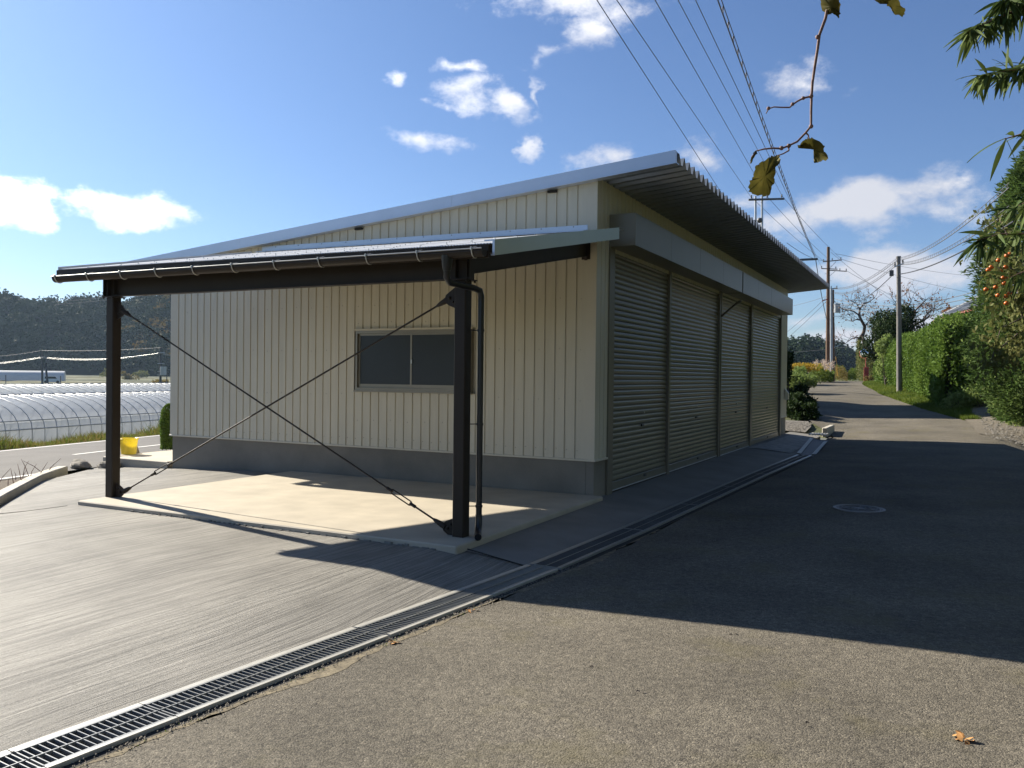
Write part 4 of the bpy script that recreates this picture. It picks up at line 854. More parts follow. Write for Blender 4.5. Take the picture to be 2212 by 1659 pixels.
# the hedge: near face + long side, clipped but uneven
hA, hB = np.array([.39, 36.6]), np.array([-3.95, 67.4]); hd = (hB-hA)/np.linalg.norm(hB-hA); hn = np.array([-hd[1], hd[0]])   # hn points to the road (-X)
if hn[0] > 0: hn = -hn
Lh = np.linalg.norm(hB-hA)
def hedge_block(t0, t1, h0, h1, depth, n, mt, label, L=.11, fmt=None):
    n = int(n*1.9)
    ctr = hA+hd*(t0+t1)/2*Lh; base = root('hedge', label, 'hedge', (ctr[0], ctr[1], float(Hh(*ctr))), 'clipped hedge plants beside the road')
    P = []; 
    fcs = rng.choice(4, n, p=[.42, .24, .24, .10]); t = rng.uniform(t0, t1, n); s_ = rng.uniform(0, depth, n); hz_ = rng.uniform(0, 1, n)
    t = np.where(fcs == 1, t0+rng.normal(0, .002, n), t); s_ = np.where(fcs == 0, 0, s_); s_ = np.where(fcs == 3, depth, s_)
    top = h0+(h1-h0)*(t-t0)/(t1-t0); wob = .12*np.sin(t*Lh*1.3)+.1*np.sin(t*Lh*3.1+1)+.08*np.sin(hz_*7+t*Lh*.8)
    bulge = .06+.20*np.sin(np.clip(hz_, 0, 1)*pi)**.6+wob*.8
    xy = hA+np.outer(t*Lh, hd)-np.outer(s_, hn); z0 = Hh(xy[:, 0], xy[:, 1])
    zz = z0+np.where(fcs == 2, top+.14*np.sin(t*Lh*1.7)+.08*np.sin(s_*5), hz_*top)
    xy = xy+np.where((fcs == 0)[:, None], hn*bulge[:, None], 0)+np.where((fcs == 1)[:, None], -hd*(.03+.07*np.sin(hz_*pi)+.05*np.sin(s_*3))[:, None], 0)
    P = np.column_stack([xy, zz])+rng.normal(0, .07, (n, 3))
    V, F = leaves(P, rng.uniform(.6, 1.4, n)*L, .55, (0, 0, .25)); fast('foliage', V, F, mt, base, kind='stuff')
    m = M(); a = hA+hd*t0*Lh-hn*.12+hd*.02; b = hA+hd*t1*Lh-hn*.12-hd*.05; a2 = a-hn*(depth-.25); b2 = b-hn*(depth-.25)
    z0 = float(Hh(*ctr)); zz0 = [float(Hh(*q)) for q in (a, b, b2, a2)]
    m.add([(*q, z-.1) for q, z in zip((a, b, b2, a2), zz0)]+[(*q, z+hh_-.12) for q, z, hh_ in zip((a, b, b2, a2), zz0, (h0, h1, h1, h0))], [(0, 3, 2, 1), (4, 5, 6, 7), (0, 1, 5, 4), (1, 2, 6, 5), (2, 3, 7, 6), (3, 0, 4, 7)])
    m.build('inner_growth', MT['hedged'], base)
hedge_block(0, .155, 3.3, 3.25, 3.4, 26000, MT['hedge'], 'nearest and tallest clipped hedge block, its end face in dark shade', .13)
hedge_block(.16, .36, 2.95, 2.95, 1.4, 12000, MT['hedge'], 'clipped hedge block just right of the grey concrete pole')
hedge_block(.365, .52, 2.75, 2.8, 1.4, 9000, MT['hedge'], 'clipped hedge block behind the grey concrete pole')
hedge_block(.525, .72, 2.9, 2.75, 1.3, 9000, MT['hedge'], 'clipped hedge block just left of the grey concrete pole')
hedge_block(.73, 1.0, 2.7, 2.5, 1.3, 8000, MT['hedge'], 'farthest clipped hedge block by the red mirror post')

p = at(2075, 862, 31.5); bushy('weed_clump', (p[0], p[1], float(Hh(p[0], p[1]))+.35), (.6, .5, .45), 900, .13, MT['shrub'], 'broad-leaved weeds at the foot of the hedge corner', 'weeds', seed=5)
p = at(2120, 850, 31.); bushy('weed_clump', (p[0], p[1], float(Hh(p[0], p[1]))+.45), (.6, .5, .55), 900, .13, MT['shrub'], 'pale broad-leaved weeds before the dark hedge end face', 'weeds', seed=6)
# dark evergreen behind the hedge, pole side
p = at(1935, 720, 58); bushy('evergreen_tree', (p[0], p[1], 4.9), (1.9, 2.0, 1.9), 12000, .19, MT['hedged'], 'round dark evergreen rising behind the hedge left of the concrete pole', 'tree', seed=8)
p = at(1915, 770, 54); bushy('evergreen_tree', (p[0], p[1], 3.1), (.8, .9, 1.0), 3500, .16, MT['shrub'], 'small leafy tree in front of the round evergreen', 'tree', seed=9)
p = at(2068, 655, 52); bushy('garden_tree', (p[0], p[1], 5.6), (.9, .9, .8), 2500, .17, MT['redleaf'], 'small russet tree top beside the tiled roof', 'tree', seed=10)

# bare twisted tree with a few russet leaves
def twig_tree(name, base, d0, L0, r0, label, seed, depth=5, leafn=500, lm=None, cat='tree', spread=.75, gm=0., leafL=.16):
    r_ = random.Random(seed); ro = root(name, label, cat, tuple(base)); tips = []
    m = M()
    def grow(p, d, L, r, k):
        pts = [p]; q = p.copy(); dd = d.copy()
        for i in range(4):
            dd = (dd+Vector((r_.uniform(-1, 1), r_.uniform(-1, 1), r_.uniform(-.8, 1)))*.28+Vector((0, 0, gm))).normalized(); q = q+dd*L/4; pts.append(q)
        m.tube(pts, [r, r*.93, r*.86, r*.8, r*.72], 6 if k > 1 else 4, caps=False)
        if k <= 2: tips.extend([pts[2], pts[3], pts[4]])
        if k == 0: return
        for i in range(r_.choice((2, 3)) if k > 1 else 3):
            nd = (dd+Vector((r_.uniform(-1, 1), r_.uniform(-1, 1), r_.uniform(-.7, .9)))*spread).normalized()
            grow(pts[-1] if i < 2 else pts[2], nd, L*r_.uniform(.62, .85), r*.62, k-1)
    grow(Vector(base), Vector(d0).normalized(), L0, r0, depth); m.build('branches', MT['bark'], ro)
    if leafn:
        T = np.array([tuple(t) for t in tips]); P = T[np.random.default_rng(seed).integers(0, len(T), leafn)]+rng.normal(0, .12, (leafn, 3))
        V, F = leaves(P, rng.uniform(.6, 1.3, leafn)*leafL, .5, (0, 0, -.6)); fast('leaves', V, F, lm or MT['redleaf'], ro, kind='stuff')
    return ro
def laid_tree(label, lines, dist, seed, nleaf, base):
    r_ = random.Random(seed); ro = root('bare_tree', label, 'tree', base); m = M(); tips = []; twg = []
    for pts, r0, r1 in lines:
        P3 = [Vector(tuple(at(x, y, dist+.5*sin(i*1.3+x*.05)))) for i, (x, y) in enumerate(pts)]; m.tube(P3, list(np.linspace(r0, r1, len(P3))), 7)
        for a, b in zip(P3[:-1], P3[1:]):
            if r1 < .06: twg += [a.lerp(b, t) for t in (0, .33, .66)]
        twg += [P3[-1]]*4
    def grow(p, d, L, r, k):
        pts = [p]; q = p.copy(); dd = d.copy()
        for i in range(3): dd = (dd+Vector((r_.uniform(-1, 1), r_.uniform(-1, 1), r_.uniform(-.7, .8)))*.35).normalized(); q = q+dd*L/3; pts.append(q)
        m.tube(pts, [r, r*.8, r*.6, r*.45], 4, caps=False); tips.extend(pts[1:])
        if k:
            for i in range(2): grow(pts[2+i], (dd+Vector((r_.uniform(-1, 1), r_.uniform(-1, 1), r_.uniform(-.6, .9)))*.9).normalized(), L*.7, r*.6, k-1)
    for p in twg: grow(p, Vector((r_.uniform(-1, 1), r_.uniform(-.6, .6), r_.uniform(-.2, 1))).normalized(), r_.uniform(.5, 1.1), .022, 2)
    m.build('branches', MT['bark'], ro); T = np.array([tuple(t) for t in tips]); P = T[np.random.default_rng(seed).integers(0, len(T), nleaf)]+rng.normal(0, .05, (nleaf, 3))
    V, F = leaves(P, rng.uniform(.6, 1.3, nleaf)*.19, .5, (0, 0, -.6)); fast('leaves', V, F, MT['redleaf'], ro, kind='stuff')
p = at(1896, 790, 74)
laid_tree('crooked nearly bare tree with russet leaves above the traffic mirror', [
 ([(1896, 800), (1893, 778), (1885, 765), (1876, 755), (1868, 745), (1866, 735), (1862, 728), (1866, 716), (1868, 705), (1861, 692), (1856, 682), (1857, 668)], .26, .09),
 ([(1857, 682), (1845, 673), (1832, 669), (1822, 674)], .07, .03), ([(1861, 692), (1850, 690), (1840, 694)], .07, .03), ([(1857, 668), (1866, 656), (1878, 652), (1889, 643)], .08, .03),
 ([(1866, 735), (1850, 728), (1838, 733), (1826, 742)], .07, .02), ([(1872, 750), (1884, 735), (1889, 722), (1903, 716), (1915, 722)], .10, .04), ([(1889, 722), (1886, 708), (1893, 698)], .09, .05),
 ([(1857, 668), (1850, 655), (1838, 650)], .06, .03), ([(1868, 705), (1880, 690), (1896, 684)], .06, .03)], 74, 21, 420, (p[0], p[1], float(Hh(p[0], p[1]))))
p = at(1965, 740, 60)
laid_tree('thin bare tree reaching right of the concrete pole with reddish leaf tips', [
 ([(1955, 760), (1962, 725), (1972, 706), (1982, 698), (1996, 692), (2008, 682)], .14, .05), ([(1972, 706), (1970, 690), (1976, 672), (1988, 660), (2000, 648)], .09, .03),
 ([(1960, 725), (1954, 690), (1958, 668), (1968, 652)], .10, .03), ([(1990, 695), (2004, 676), (2020, 668)], .06, .02), ([(1954, 700), (1940, 668), (1934, 652)], .07, .02)], 60, 33, 300, (p[0], p[1], 1.2))

# big dark conifer with climbing plants, right edge
def conifer_big():
    c = at(2262, 700, 24); cx, cy = c[0], c[1]; z0 = float(Hh(cx, cy)); ro = root('conifer_tree', 'tall dense conifer hung with climbers at the right edge', 'tree', (cx, cy, z0))
    n = 60000; z = z0+.6+rng.uniform(0, 1, n)**.9*8.2; R = np.interp(z-z0, [.5, 2, 4, 6, 7.4, 9.2], [1.1, 1.7, 1.75, 1.5, 1.05, .1]); a = rng.uniform(0, 2*pi, n)
    lump = 1+.13*np.sin(a*5+z*2.1)+.11*np.sin(a*9-z*3.3+1)+.07*np.sin(a*17+z*7)
    rad = R*lump*rng.uniform(.55, 1.05, n)**.6; P = np.column_stack([cx+rad*np.cos(a), cy+rad*np.sin(a), z])
    D = np.column_stack([np.cos(a), np.sin(a), 0*a+.25]); V, F = leaves(P, rng.uniform(.6, 1.4, n)*.17, .22, D=D, spread=.55); fast('foliage', V, F, MT['conifer'], ro, kind='stuff')
    n = 2600; k = rng.integers(0, 60000, n); P2 = P[k]+D[k]*.08; V, F = leaves(P2, rng.uniform(.6, 1.2, n)*.11, .75, (0, 0, -.4)); fast('climber_leaves', V, F, MT['shrub'], ro, kind='stuff')
    m = M(); m.tube([(cx, cy, z0-.2), (cx, cy, z0+4), (cx, cy, z0+9.2)], [.28, .2, .02], 10); m.build('trunk', MT['bark'], ro)
conifer_big()
# persimmon tree with fruit
c = at(2262, 700, 13); px0, py0 = c[0], c[1]; z0 = float(Hh(px0, py0))
pt_ = root('persimmon_tree', 'persimmon tree at the right edge with ripe orange fruit', 'tree', (px0, py0, z0))
m = M(); m.tube([(px0, py0, z0-.1), (px0+.05, py0, z0+1.2), (px0-.05, py0+.05, z0+2.4)], [.11, .09, .06], 8)
tipsP = []
rr = random.Random(5)
for k in range(16):
    a = Vector((px0, py0, z0+rr.uniform(1.3, 2.6))); tx = rr.uniform(2138, 2290); ty = rr.uniform(470, 770); q = Vector(tuple(at(tx, ty, 13+rr.uniform(-.8, .8)))); mid = a.lerp(q, .5)+Vector((0, 0, .25))
    m.tube([a, mid, q, q+Vector((-.05, 0, -.18))], [.03, .018, .009, .004], 5); tipsP += [mid, a.lerp(q, .75)+Vector((0, 0, .1)), q, q+Vector((-.05, 0, -.15))]
m.build('branches', MT['bark'], pt_)
T = np.array([tuple(t) for t in tipsP]); n = 3600
P = T[rng.integers(0, len(T), n)]+rng.normal(0, .16, (n, 3)); V, F = leaves(P, rng.uniform(.6, 1.25, n)*.095, .55, (0, 0, -1.1), .8); fast('leaves', V, F, MT['persleaf'], pt_, kind='stuff')
fr_ = [(2175, 552), (2182, 567), (2194, 553), (2128, 583), (2140, 580), (2168, 586), (2175, 600), (2181, 622), (2148, 621), (2172, 637), (2190, 638), (2164, 628), (2207, 655), (2198, 664), (2134, 532)]
fr_ = [(2129, 597), (2142, 591), (2166, 592), (2158, 577), (2176, 571), (2172, 567), (2157, 604)]
fr_ = [(2157, 562), (2175, 552), (2135, 583), (2141, 577), (2161, 586), (2172, 577), (2181, 549), (2151, 620), (2167, 600), (2170, 612), (2177, 597), (2130, 625), (2156, 638), (2172, 640), (2180, 633), (2174, 655), (2205, 662), (2195, 668), (2192, 645)]
for k, (a, b) in enumerate(fr_[:16]):
    q = at(a, b, 12.4+.1*(k % 4)); m = M(); m.ball(q, .036, 10, 7, (1, 1, .86)); 
    o = m.build('persimmon', MT['orange'], pt_)
    mm = M(); mm.tube([(q[0], q[1], q[2]+.028), (q[0], q[1], q[2]+.036)], [.018, .012], 5); mm.tube([(q[0], q[1], q[2]+.03), (q[0]+.01, q[1], q[2]+.075)], .003, 4); mm.build('calyx', MT['drygrass'], o)
# unseen grove east of the road, added to shade shutters; overhanging branches suggest trees
def grove_tree(cx, cy, h, r, n, label, seed):
    r_ = np.random.default_rng(seed); z0 = float(Hh(cx, cy)); ro = root('unseen_shade_tree', label, 'tree', (cx, cy, z0), 'trees east of the road'); K_ = 22
    cc = np.column_stack([r_.normal(0, r*.45, K_), r_.normal(0, r*.45, K_), r_.uniform(.22, .9, K_)*h])+[cx, cy, z0]; cr = r*r_.uniform(.3, .55, K_); i = r_.integers(0, K_, n)
    d = nrm(r_.normal(size=(n, 3))); P = cc[i]+d*cr[i][:, None]*r_.uniform(.4, 1, (n, 1))**.5; V, F = leaves(P, r_.uniform(.6, 1.3, n)*.34, .5, (0, 0, -.2)); fast('crown', V, F, MT['persleaf'], ro, kind='stuff')
    m = M(); m.tube([(cx, cy, z0-.2), (cx+.1, cy, z0+h*.4), (cx, cy+.1, z0+h*.85)], [.24, .17, .04], 10)
    for k in range(8): e = Vector(cc[k]); m.tube([(cx, cy, z0+h*(.2+.06*k)), Vector((cx, cy, z0+h*(.3+.06*k))).lerp(e, .6), e], [.09, .05, .015], 6)
    m.build('trunk', MT['bark'], ro)
for k, (x, y, h, r) in enumerate(((7.2, -4, 8, 2.6), (6.4, .5, 8.5, 2.6), (7.4, 5, 9, 2.8), (7.0, 9.5, 8, 2.7), (7.6, 14, 9, 2.8), (7.2, 18.5, 9, 2.7), (8.5, 24, 9, 2.8))):
    grove_tree(x-.6, y, h+2.5, r+.3, 9000, 'broad-crowned unseen tree added to shade the shutters, %s one counted from the camera along the east side of the road' % ['nearest', 'second', 'third', 'fourth', 'fifth', 'sixth', 'farthest'][k], 300+k)
# shrubs lower right
def shrub(x, y, d, r, n, L, mt, label, seed, zc=None):
    p = at(x, y, d); g = float(Hh(p[0], p[1])); bushy('shrub', (p[0], p[1], max(p[2], g+r[2]*.6)), r, n, L, mt, label, 'shrub', seed=seed)
shrub(2235, 850, 27.5, (1.25, 1.2, 1.5), 16000, .10, MT['shrub'], 'large leafy shrub at the right edge beside the gravel drive', 41)
shrub(2172, 915, 28.5, (.6, .8, .55), 5500, .10, MT['shrub'], 'low pale shrub where the gravel drive meets the road', 42)
shrub(2215, 935, 26.6, (.8, .8, .65), 6500, .09, MT['shrub'], 'lowest leafy plants hanging over the road edge at the right side', 43)
shrub(2172, 850, 30.5, (.4, .5, .6), 3000, .11, MT['shrub'], 'upright shrub with pale leaves left of the large shrub', 44)
shrub(2235, 740, 29.0, (1.3, 1.2, 1.2), 8000, .12, MT['hedged'], 'dark glossy shrub above the large leafy shrub', 45)
# slope of shrubs beyond the shed on the left of the road
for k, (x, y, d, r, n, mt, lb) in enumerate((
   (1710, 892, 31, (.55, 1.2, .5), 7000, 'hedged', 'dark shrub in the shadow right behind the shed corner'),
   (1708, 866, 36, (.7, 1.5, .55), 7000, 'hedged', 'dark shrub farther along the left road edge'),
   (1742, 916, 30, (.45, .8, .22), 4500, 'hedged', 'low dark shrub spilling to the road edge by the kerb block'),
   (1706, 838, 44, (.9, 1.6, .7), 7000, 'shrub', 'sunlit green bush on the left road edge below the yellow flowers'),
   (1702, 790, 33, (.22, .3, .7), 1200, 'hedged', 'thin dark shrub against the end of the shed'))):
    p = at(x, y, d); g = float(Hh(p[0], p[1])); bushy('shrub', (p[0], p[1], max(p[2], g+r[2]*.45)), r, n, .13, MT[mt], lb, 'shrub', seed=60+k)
# goldenrod, pampas, weeds at the bend
def weeds(x0, x1, y0, d, h, n, mt, label, hb=.16, cat='weeds'):
    P = []; X = rng.uniform(x0, x1, n); D = d+rng.uniform(-2.5, 2.5, n)
    Q = np.array([at(a, 820, b) for a, b in zip(X, D)]); Q[:, 2] = Hh(Q[:, 0], Q[:, 1])+rng.uniform(0, 1, n)**.7*h*(1+.25*np.sin(X*.15)+.15*np.sin(X*.37))
    c = Q.mean(0); V, F = leaves(Q, rng.uniform(.6, 1.4, n)*hb, .35, (0, 0, .8)); o = fast('weeds', V, F, MT[mt]); return tag(o, label, cat, kind='stuff')
weeds(1700, 1752, 0, 57, 1.0, 6000, 'shrub', 'green goldenrod foliage at the bend')
weeds(1748, 1800, 0, 68, 1.0, 6000, 'grass', 'yellow-green weeds left of the tall poles')
weeds(1795, 1868, 0, 90, 1.3, 7000, 'grass', 'bright green weeds beyond the bend')
weeds(1795, 1830, 0, 84, 1.2, 2500, 'drygrass', 'brownish dry weeds at the foot of the poles')
weeds(1850, 1892, 0, 78, 3.0, 4500, 'persleaf', 'brushy undergrowth behind the traffic mirror', .2)
weeds(1867, 1885, 0, 72, .5, 1800, 'drygrass', 'dry grass around the mirror post')
p = np.array([at(a, 820, 57) for a in rng.uniform(1714, 1744, 1800)]); xx = np.array([rng.uniform() for _ in range(1800)]); p[:, 2] = Hh(p[:, 0], p[:, 1])+.95+rng.uniform(0, .5, 1800)
p[:, :2] += rng.normal(0, .5, (1800, 2)); gr = root('goldenrod', 'clump of yellow flowering goldenrod on the left of the bend', 'flowers', tuple(p.mean(0)*[1, 1, 0]+[0, 0, 1.0]))
V, F = leaves(p, .14, .45); fast('flowers', V, F, MT['goldenrod'], gr, kind='stuff')
for k in range(46):
    q = at(random.uniform(1754, 1800), 820, random.uniform(69, 74)); g = float(Hh(q[0], q[1])); h = random.uniform(.7, 1.45)
    if k == 0:
        pg = root('pampas_grass', 'clump of pale pampas grass plumes left of the wooden pole', 'grass', (q[0], q[1], g)); mP = M(); Pp = []
    e = Vector((q[0]+random.uniform(-.3, .3), q[1], g+h)); mP.tube([(q[0], q[1], g), e], .01, 3)
    Pp.append(np.array(tuple(e))+np.column_stack([rng.normal(0, .06, 26), rng.normal(0, .06, 26), rng.uniform(-.15, .45, 26)]))
mP.build('stalks', MT['drygrass'], pg); V, F = leaves(np.concatenate(Pp), .16, .35, (0, 0, .7)); fast('plumes', V, F, MT['plume'], pg, kind='stuff')
# narrow thuja by the far left corner of the shed
tc_ = at(367, 930, 17.3); ro = root('columnar_thuja', 'narrow dark clipped thuja behind the left end of the shed', 'shrub', (tc_[0], tc_[1], 0))
n = 9000; z = rng.uniform(0, 1, n); a = rng.uniform(0, 2*pi, n); R = .17*np.clip((1-z)*6, 0, 1)**.5*(1+.08*np.sin(a*4+z*9)); P = np.column_stack([tc_[0]+R*np.cos(a), tc_[1]+R*np.sin(a), z*.93+.0])
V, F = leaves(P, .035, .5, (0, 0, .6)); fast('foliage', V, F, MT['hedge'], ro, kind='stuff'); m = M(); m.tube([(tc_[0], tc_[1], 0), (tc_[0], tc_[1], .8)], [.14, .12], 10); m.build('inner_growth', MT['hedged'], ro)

# overhanging long-leaved branches, right top (camera side)
def long_branch(label, pts, dist, nl, L, seed):
    r_ = np.random.default_rng(seed); P3 = [Vector(tuple(at(x, y, dist+dd))) for x, y, dd in pts]; ro = root('leafy_branch', label, 'branch', tuple(P3[0]))
    m = M(); m.tube(P3, list(np.linspace(.014, .003, len(P3))), 6); m.build('stem', MT['twig'], ro)
    for i in range(nl):
        t = r_.uniform(.12, 1)**.8*(len(P3)-1); k = min(int(t), len(P3)-2); p = P3[k].lerp(P3[k+1], t-k); ax = (P3[k+1]-P3[k]).normalized()
        d = (ax*r_.uniform(.0, .9)+Vector(tuple(r_.normal(0, .55, 3)))+Vector((0, 0, -.45))).normalized(); l = L*r_.uniform(.65, 1.15); w = l*.066
        s_ = d.cross(Vector(tuple(r_.normal(0, 1, 3)))).normalized(); up = s_.cross(d).normalized()
        rows_ = []; q = p.copy(); dd = d.copy(); wd = (.15, .75, 1, .85, .5, .04); V = []
        for j in range(6):
            V += [q+s_*w*wd[j]+up*w*.25, q, q-s_*w*wd[j]+up*w*.25]; dd = (dd+Vector((0, 0, -.11))).normalized(); q = q+dd*l/5
        m = M(); m.add(V, [(3*j, 3*j+1, 3*j+4, 3*j+3) for j in range(5)]+[(3*j+1, 3*j+2, 3*j+5, 3*j+4) for j in range(5)], True); m.build('leaf', MT['longleaf'], ro)
long_branch('upper overhanging branch of long pointed leaves at the top right corner', [(2330, -60, .2), (2230, 10, .1), (2150, 40, 0), (2090, 70, -.1)], 5.2, 150, .19, 1)
long_branch('second overhanging branch of long leaves a little below the top right corner', [(2340, 90, .3), (2260, 130, .2), (2190, 150, .1), (2110, 165, 0)], 5.4, 120, .19, 2)
long_branch('branch of long leaves entering from the top edge near the right corner', [(2330, -120, .4), (2260, -50, .3), (2190, -5, .2), (2160, 5, .2)], 5.0, 90, .18, 3)
long_branch('short drooping sprig of long leaves below the upper branches', [(2330, 250, .3), (2260, 270, .2), (2200, 292, .1), (2170, 300, 0)], 5.6, 12, .26, 4)
long_branch('drooping spray of long leaves in front of the conifer', [(2330, 400, .3), (2250, 420, .2), (2190, 450, .1)], 7.5, 40, .30, 5)
long_branch('spray of long pale leaves just above the persimmons', [(2320, 520, .3), (2230, 505, .2), (2160, 505, .1), (2110, 520, 0)], 9.0, 60, .34, 6)
long_branch('long leaves hanging at the right edge beside the persimmons', [(2330, 560, .3), (2250, 570, .2), (2180, 600, .1)], 8.5, 26, .32, 7)

# hanging mulberry twig near the camera
D0 = 2.1
tr_ = root('hanging_twig', 'thin bent twig with ragged yellowing leaves hanging against the sky', 'branch', tuple(at(1790, -40, D0)))
main = [(1800, -60), (1790, 5), (1783, 40), (1770, 75), (1766, 105), (1759, 150), (1755, 178), (1753, 208), (1752, 240), (1752, 272), (1740, 287), (1722, 306), (1703, 315), (1688, 321)]
def tw3(pts, dd=0): return [tuple(at(x, y, D0+dd)) for x, y in pts]
m = M(); m.tube(tw3(main), list(np.linspace(.0042, .0024, len(main))), 7)
for x, y in ((1766, 80), (1752, 208), (1752, 273), (1704, 315), (1688, 320)): m.ball(at(x, y, D0), .0058, 7, 5)
m.build('stem', MT['twig'], tr_)
for pts in ([(1752, 208), (1735, 212), (1722, 219), (1712, 226), (1706, 232), (1690, 232), (1672, 231), (1660, 235), (1655, 245)], [(1703, 315), (1704, 325), (1692, 332), (1680, 336)], [(1688, 321), (1670, 320), (1650, 322), (1634, 326), (1623, 340)], [(1741, 287), (1746, 292), (1748, 300)]):
    m = M(); m.tube(tw3(pts), list(np.linspace(.0026, .0014, len(pts))), 6)
    if len(pts) > 8:
        for x, y in ((1735, 212), (1712, 225), (1660, 234)): m.ball(at(x, y, D0), .005, 6, 4)
    m.build('side_twig', MT['twig'], tr_)
def ragged(outline, label, seed, curl=.03):
    """leaf blade: outline in survey coordinates set at the twig's real distance, curled in depth"""
    r_ = random.Random(seed); cx = sum(p[0] for p in outline)/len(outline); cy = sum(p[1] for p in outline)/len(outline)
    pts = []
    for i in range(len(outline)):
        a, b = outline[i], outline[(i+1) % len(outline)]
        for t in (0, .25, .5, .75): pts.append((a[0]*(1-t)+b[0]*t+r_.uniform(-2.6, 2.6), a[1]*(1-t)+b[1]*t+r_.uniform(-2.6, 2.6)))
    n = len(pts); V = []
    for s_ in (1, .66, .33):
        for x, y in pts:
            X, Y = cx+(x-cx)*s_, cy+(y-cy)*s_; V.append(tuple(at(X, Y, D0+curl*sin((X-cx)*.05+seed)+curl*.6*sin((Y-cy)*.06)+r_.uniform(-.002, .002))))
    V.append(tuple(at(cx, cy, D0+curl*sin(seed)))); F = []
    for k in range(2): F += [(k*n+i, k*n+(i+1) % n, (k+1)*n+(i+1) % n, (k+1)*n+i) for i in range(n)]
    F += [(2*n+i, 2*n+(i+1) % n, 3*n) for i in range(n)]
    m = M(); m.add(V, F, True); m.build('leaf', MT['mulberry'], tr_, label)
ragged([(1684, 334), (1668, 338), (1650, 347), (1634, 358), (1630, 375), (1622, 388), (1616, 400), (1619, 415), (1632, 421), (1650, 424), (1662, 420), (1668, 402), (1672, 392), (1676, 372), (1674, 355), (1686, 350)], 'largest ragged leaf with a hole', 1)
ragged([(1748, 297), (1737, 302), (1722, 320), (1728, 312), (1744, 308), (1752, 318), (1760, 330), (1763, 340), (1758, 354), (1768, 350), (1789, 344), (1782, 330), (1780, 312), (1766, 300)], 'curled brownish leaf', 2)
ragged([(1635, 324), (1628, 330), (1620, 345), (1620, 356), (1626, 343), (1634, 332)], 'shrivelled pale leaf tip', 3, .005)
ragged([(1772, -20), (1771, 10), (1780, 25), (1792, 32), (1800, 30), (1812, 40), (1816, 28), (1813, 5), (1810, -20)], 'leaf cut by the top edge', 4)
ragged([(1870, -22), (1882, -2), (1898, 6), (1915, 8), (1928, 22), (1936, 33), (1952, 36), (1955, 25), (1945, 5), (1930, -22)], 'broad leaf cut by the top edge', 5)

# ------------------------------------------------------------------ GREENHOUSES
def greenhouse(uc, half, zb, ht, y0, y1, label, sp=.5, hoops=True, wall=.45, name='greenhouse'):
    ro = root(name, label, 'greenhouse', (lroad(uc, (y0+y1)/2), (y0+y1)/2, zb))
    L = y1-y0; n = 14; prof = [(-half, 0), (-half, ht*wall)]
    for k in range(1, n): a = pi-pi*k/n; prof.append((half*cos(a), ht*wall+ht*(1-wall)*sin(a)))
    prof += [(half, ht*wall), (half, 0)]
    def P(du, z, y, e=0): return (lroad(uc, y)+du*(1+e/half), y, zb+z*(1+e/ht))
    ny = 30; V = [P(du, z, y, -.03+.0*k) for k, y in enumerate(np.linspace(y0, y1, ny)) for du, z in prof]; q = len(prof)
    m = M(); m.add(V, [(k*q+i, k*q+i+1, (k+1)*q+i+1, (k+1)*q+i) for k in range(ny-1) for i in range(q-1)], True)
    m.add(V[:q], [tuple(range(q))]); m.add(V[-q:], [tuple(range(q-1, -1, -1))]); m.build('film', MT['film'], ro)
    if hoops:
        hm = M(); hm.tube([P(du, z, y0) for du, z in prof], .014, 5, smooth=True); nh = int(L/sp)
        me = hm.mesh('hoop', MT['steelpole'], P(0, 0, y0))
        for k in range(nh+1):
            y = y0+k*sp; inst('hoop', me, ro, Vector(P(0, 0, y))-ro.location)
        for du, z in ((half, ht*wall+.02), (half*.97, ht*wall+ht*(1-wall)*.28), (0, ht)):
            m = M(); m.tube([P(du, z, y0, .02), P(du, z, y1, .02)], .018, 6); m.build('rail', MT['steelpole'], ro)
        for k in range(3, nh, 9):
            y = y0+k*sp; m = M(); m.tube([P(half, .0, y, .02), P(half, ht*wall, y+.9, .02)], .012, 5); m.build('strut', MT['steelpole'], ro)
    return ro
greenhouse(-27.1, 2.7, -1.2, 1.92, 3, 52, 'long translucent film greenhouse beside the old road', .5)
greenhouse(-33.6, 2.9, -1.2, 2.15, 2, 60, 'second film greenhouse just behind the first, only its top showing', .5)
def far_tunnel(a, b, d0, d1, z, h, label):
    p = at(a, 820, d0); q = at(b, 820, d1); ro = root('greenhouse', label, 'greenhouse', ((p[0]+q[0])/2, (p[1]+q[1])/2, z)); p = Vector((p[0], p[1], z)); q = Vector((q[0], q[1], z)); d = (q-p).normalized(); s_ = Vector((-d.y, d.x, 0)); n = 10; V = []
    for c in (p, q): V += [c+s_*3*cos(pi*k/n)+Vector((0, 0, h*sin(pi*k/n)**.8)) for k in range(n+1)]
    m = M(); m.add(V, [(k, k+1, n+2+k, n+1+k) for k in range(n)], True); m.add(V[:n+1], [tuple(range(n+1))]); m.add(V[n+1:], [tuple(range(n, -1, -1))]); m.build('film', mat('white_film', (.72, .73, .74), .5, var=.05, vs_=.5, trl=.3), ro)
far_tunnel(-120, 140, 190, 200, -1.1, 2.6, 'distant white tunnel greenhouse in the fields at the far left')
ck = at(112, 826, 175); ro = root('parked_car', 'tiny white car parked below the leaning pole in the distant fields', 'car', (ck[0], ck[1], -1.1))
m = M(); a = Vector((ck[0], ck[1], -1.1)); R_ = Vector((.6, .8, 0)); N_ = Vector((-.8, .6, 0))
def carprism(pr, w, nm, mt, sh=0):
    m = M(); m.prism([a+R_*x+Vector((0, 0, z))-N_*w/2 for x, z in pr], N_*w); m.build(nm, mt, ro)
wc = mat('white_car_paint', (.75, .76, .78), .3, var=.02, coat=.5)
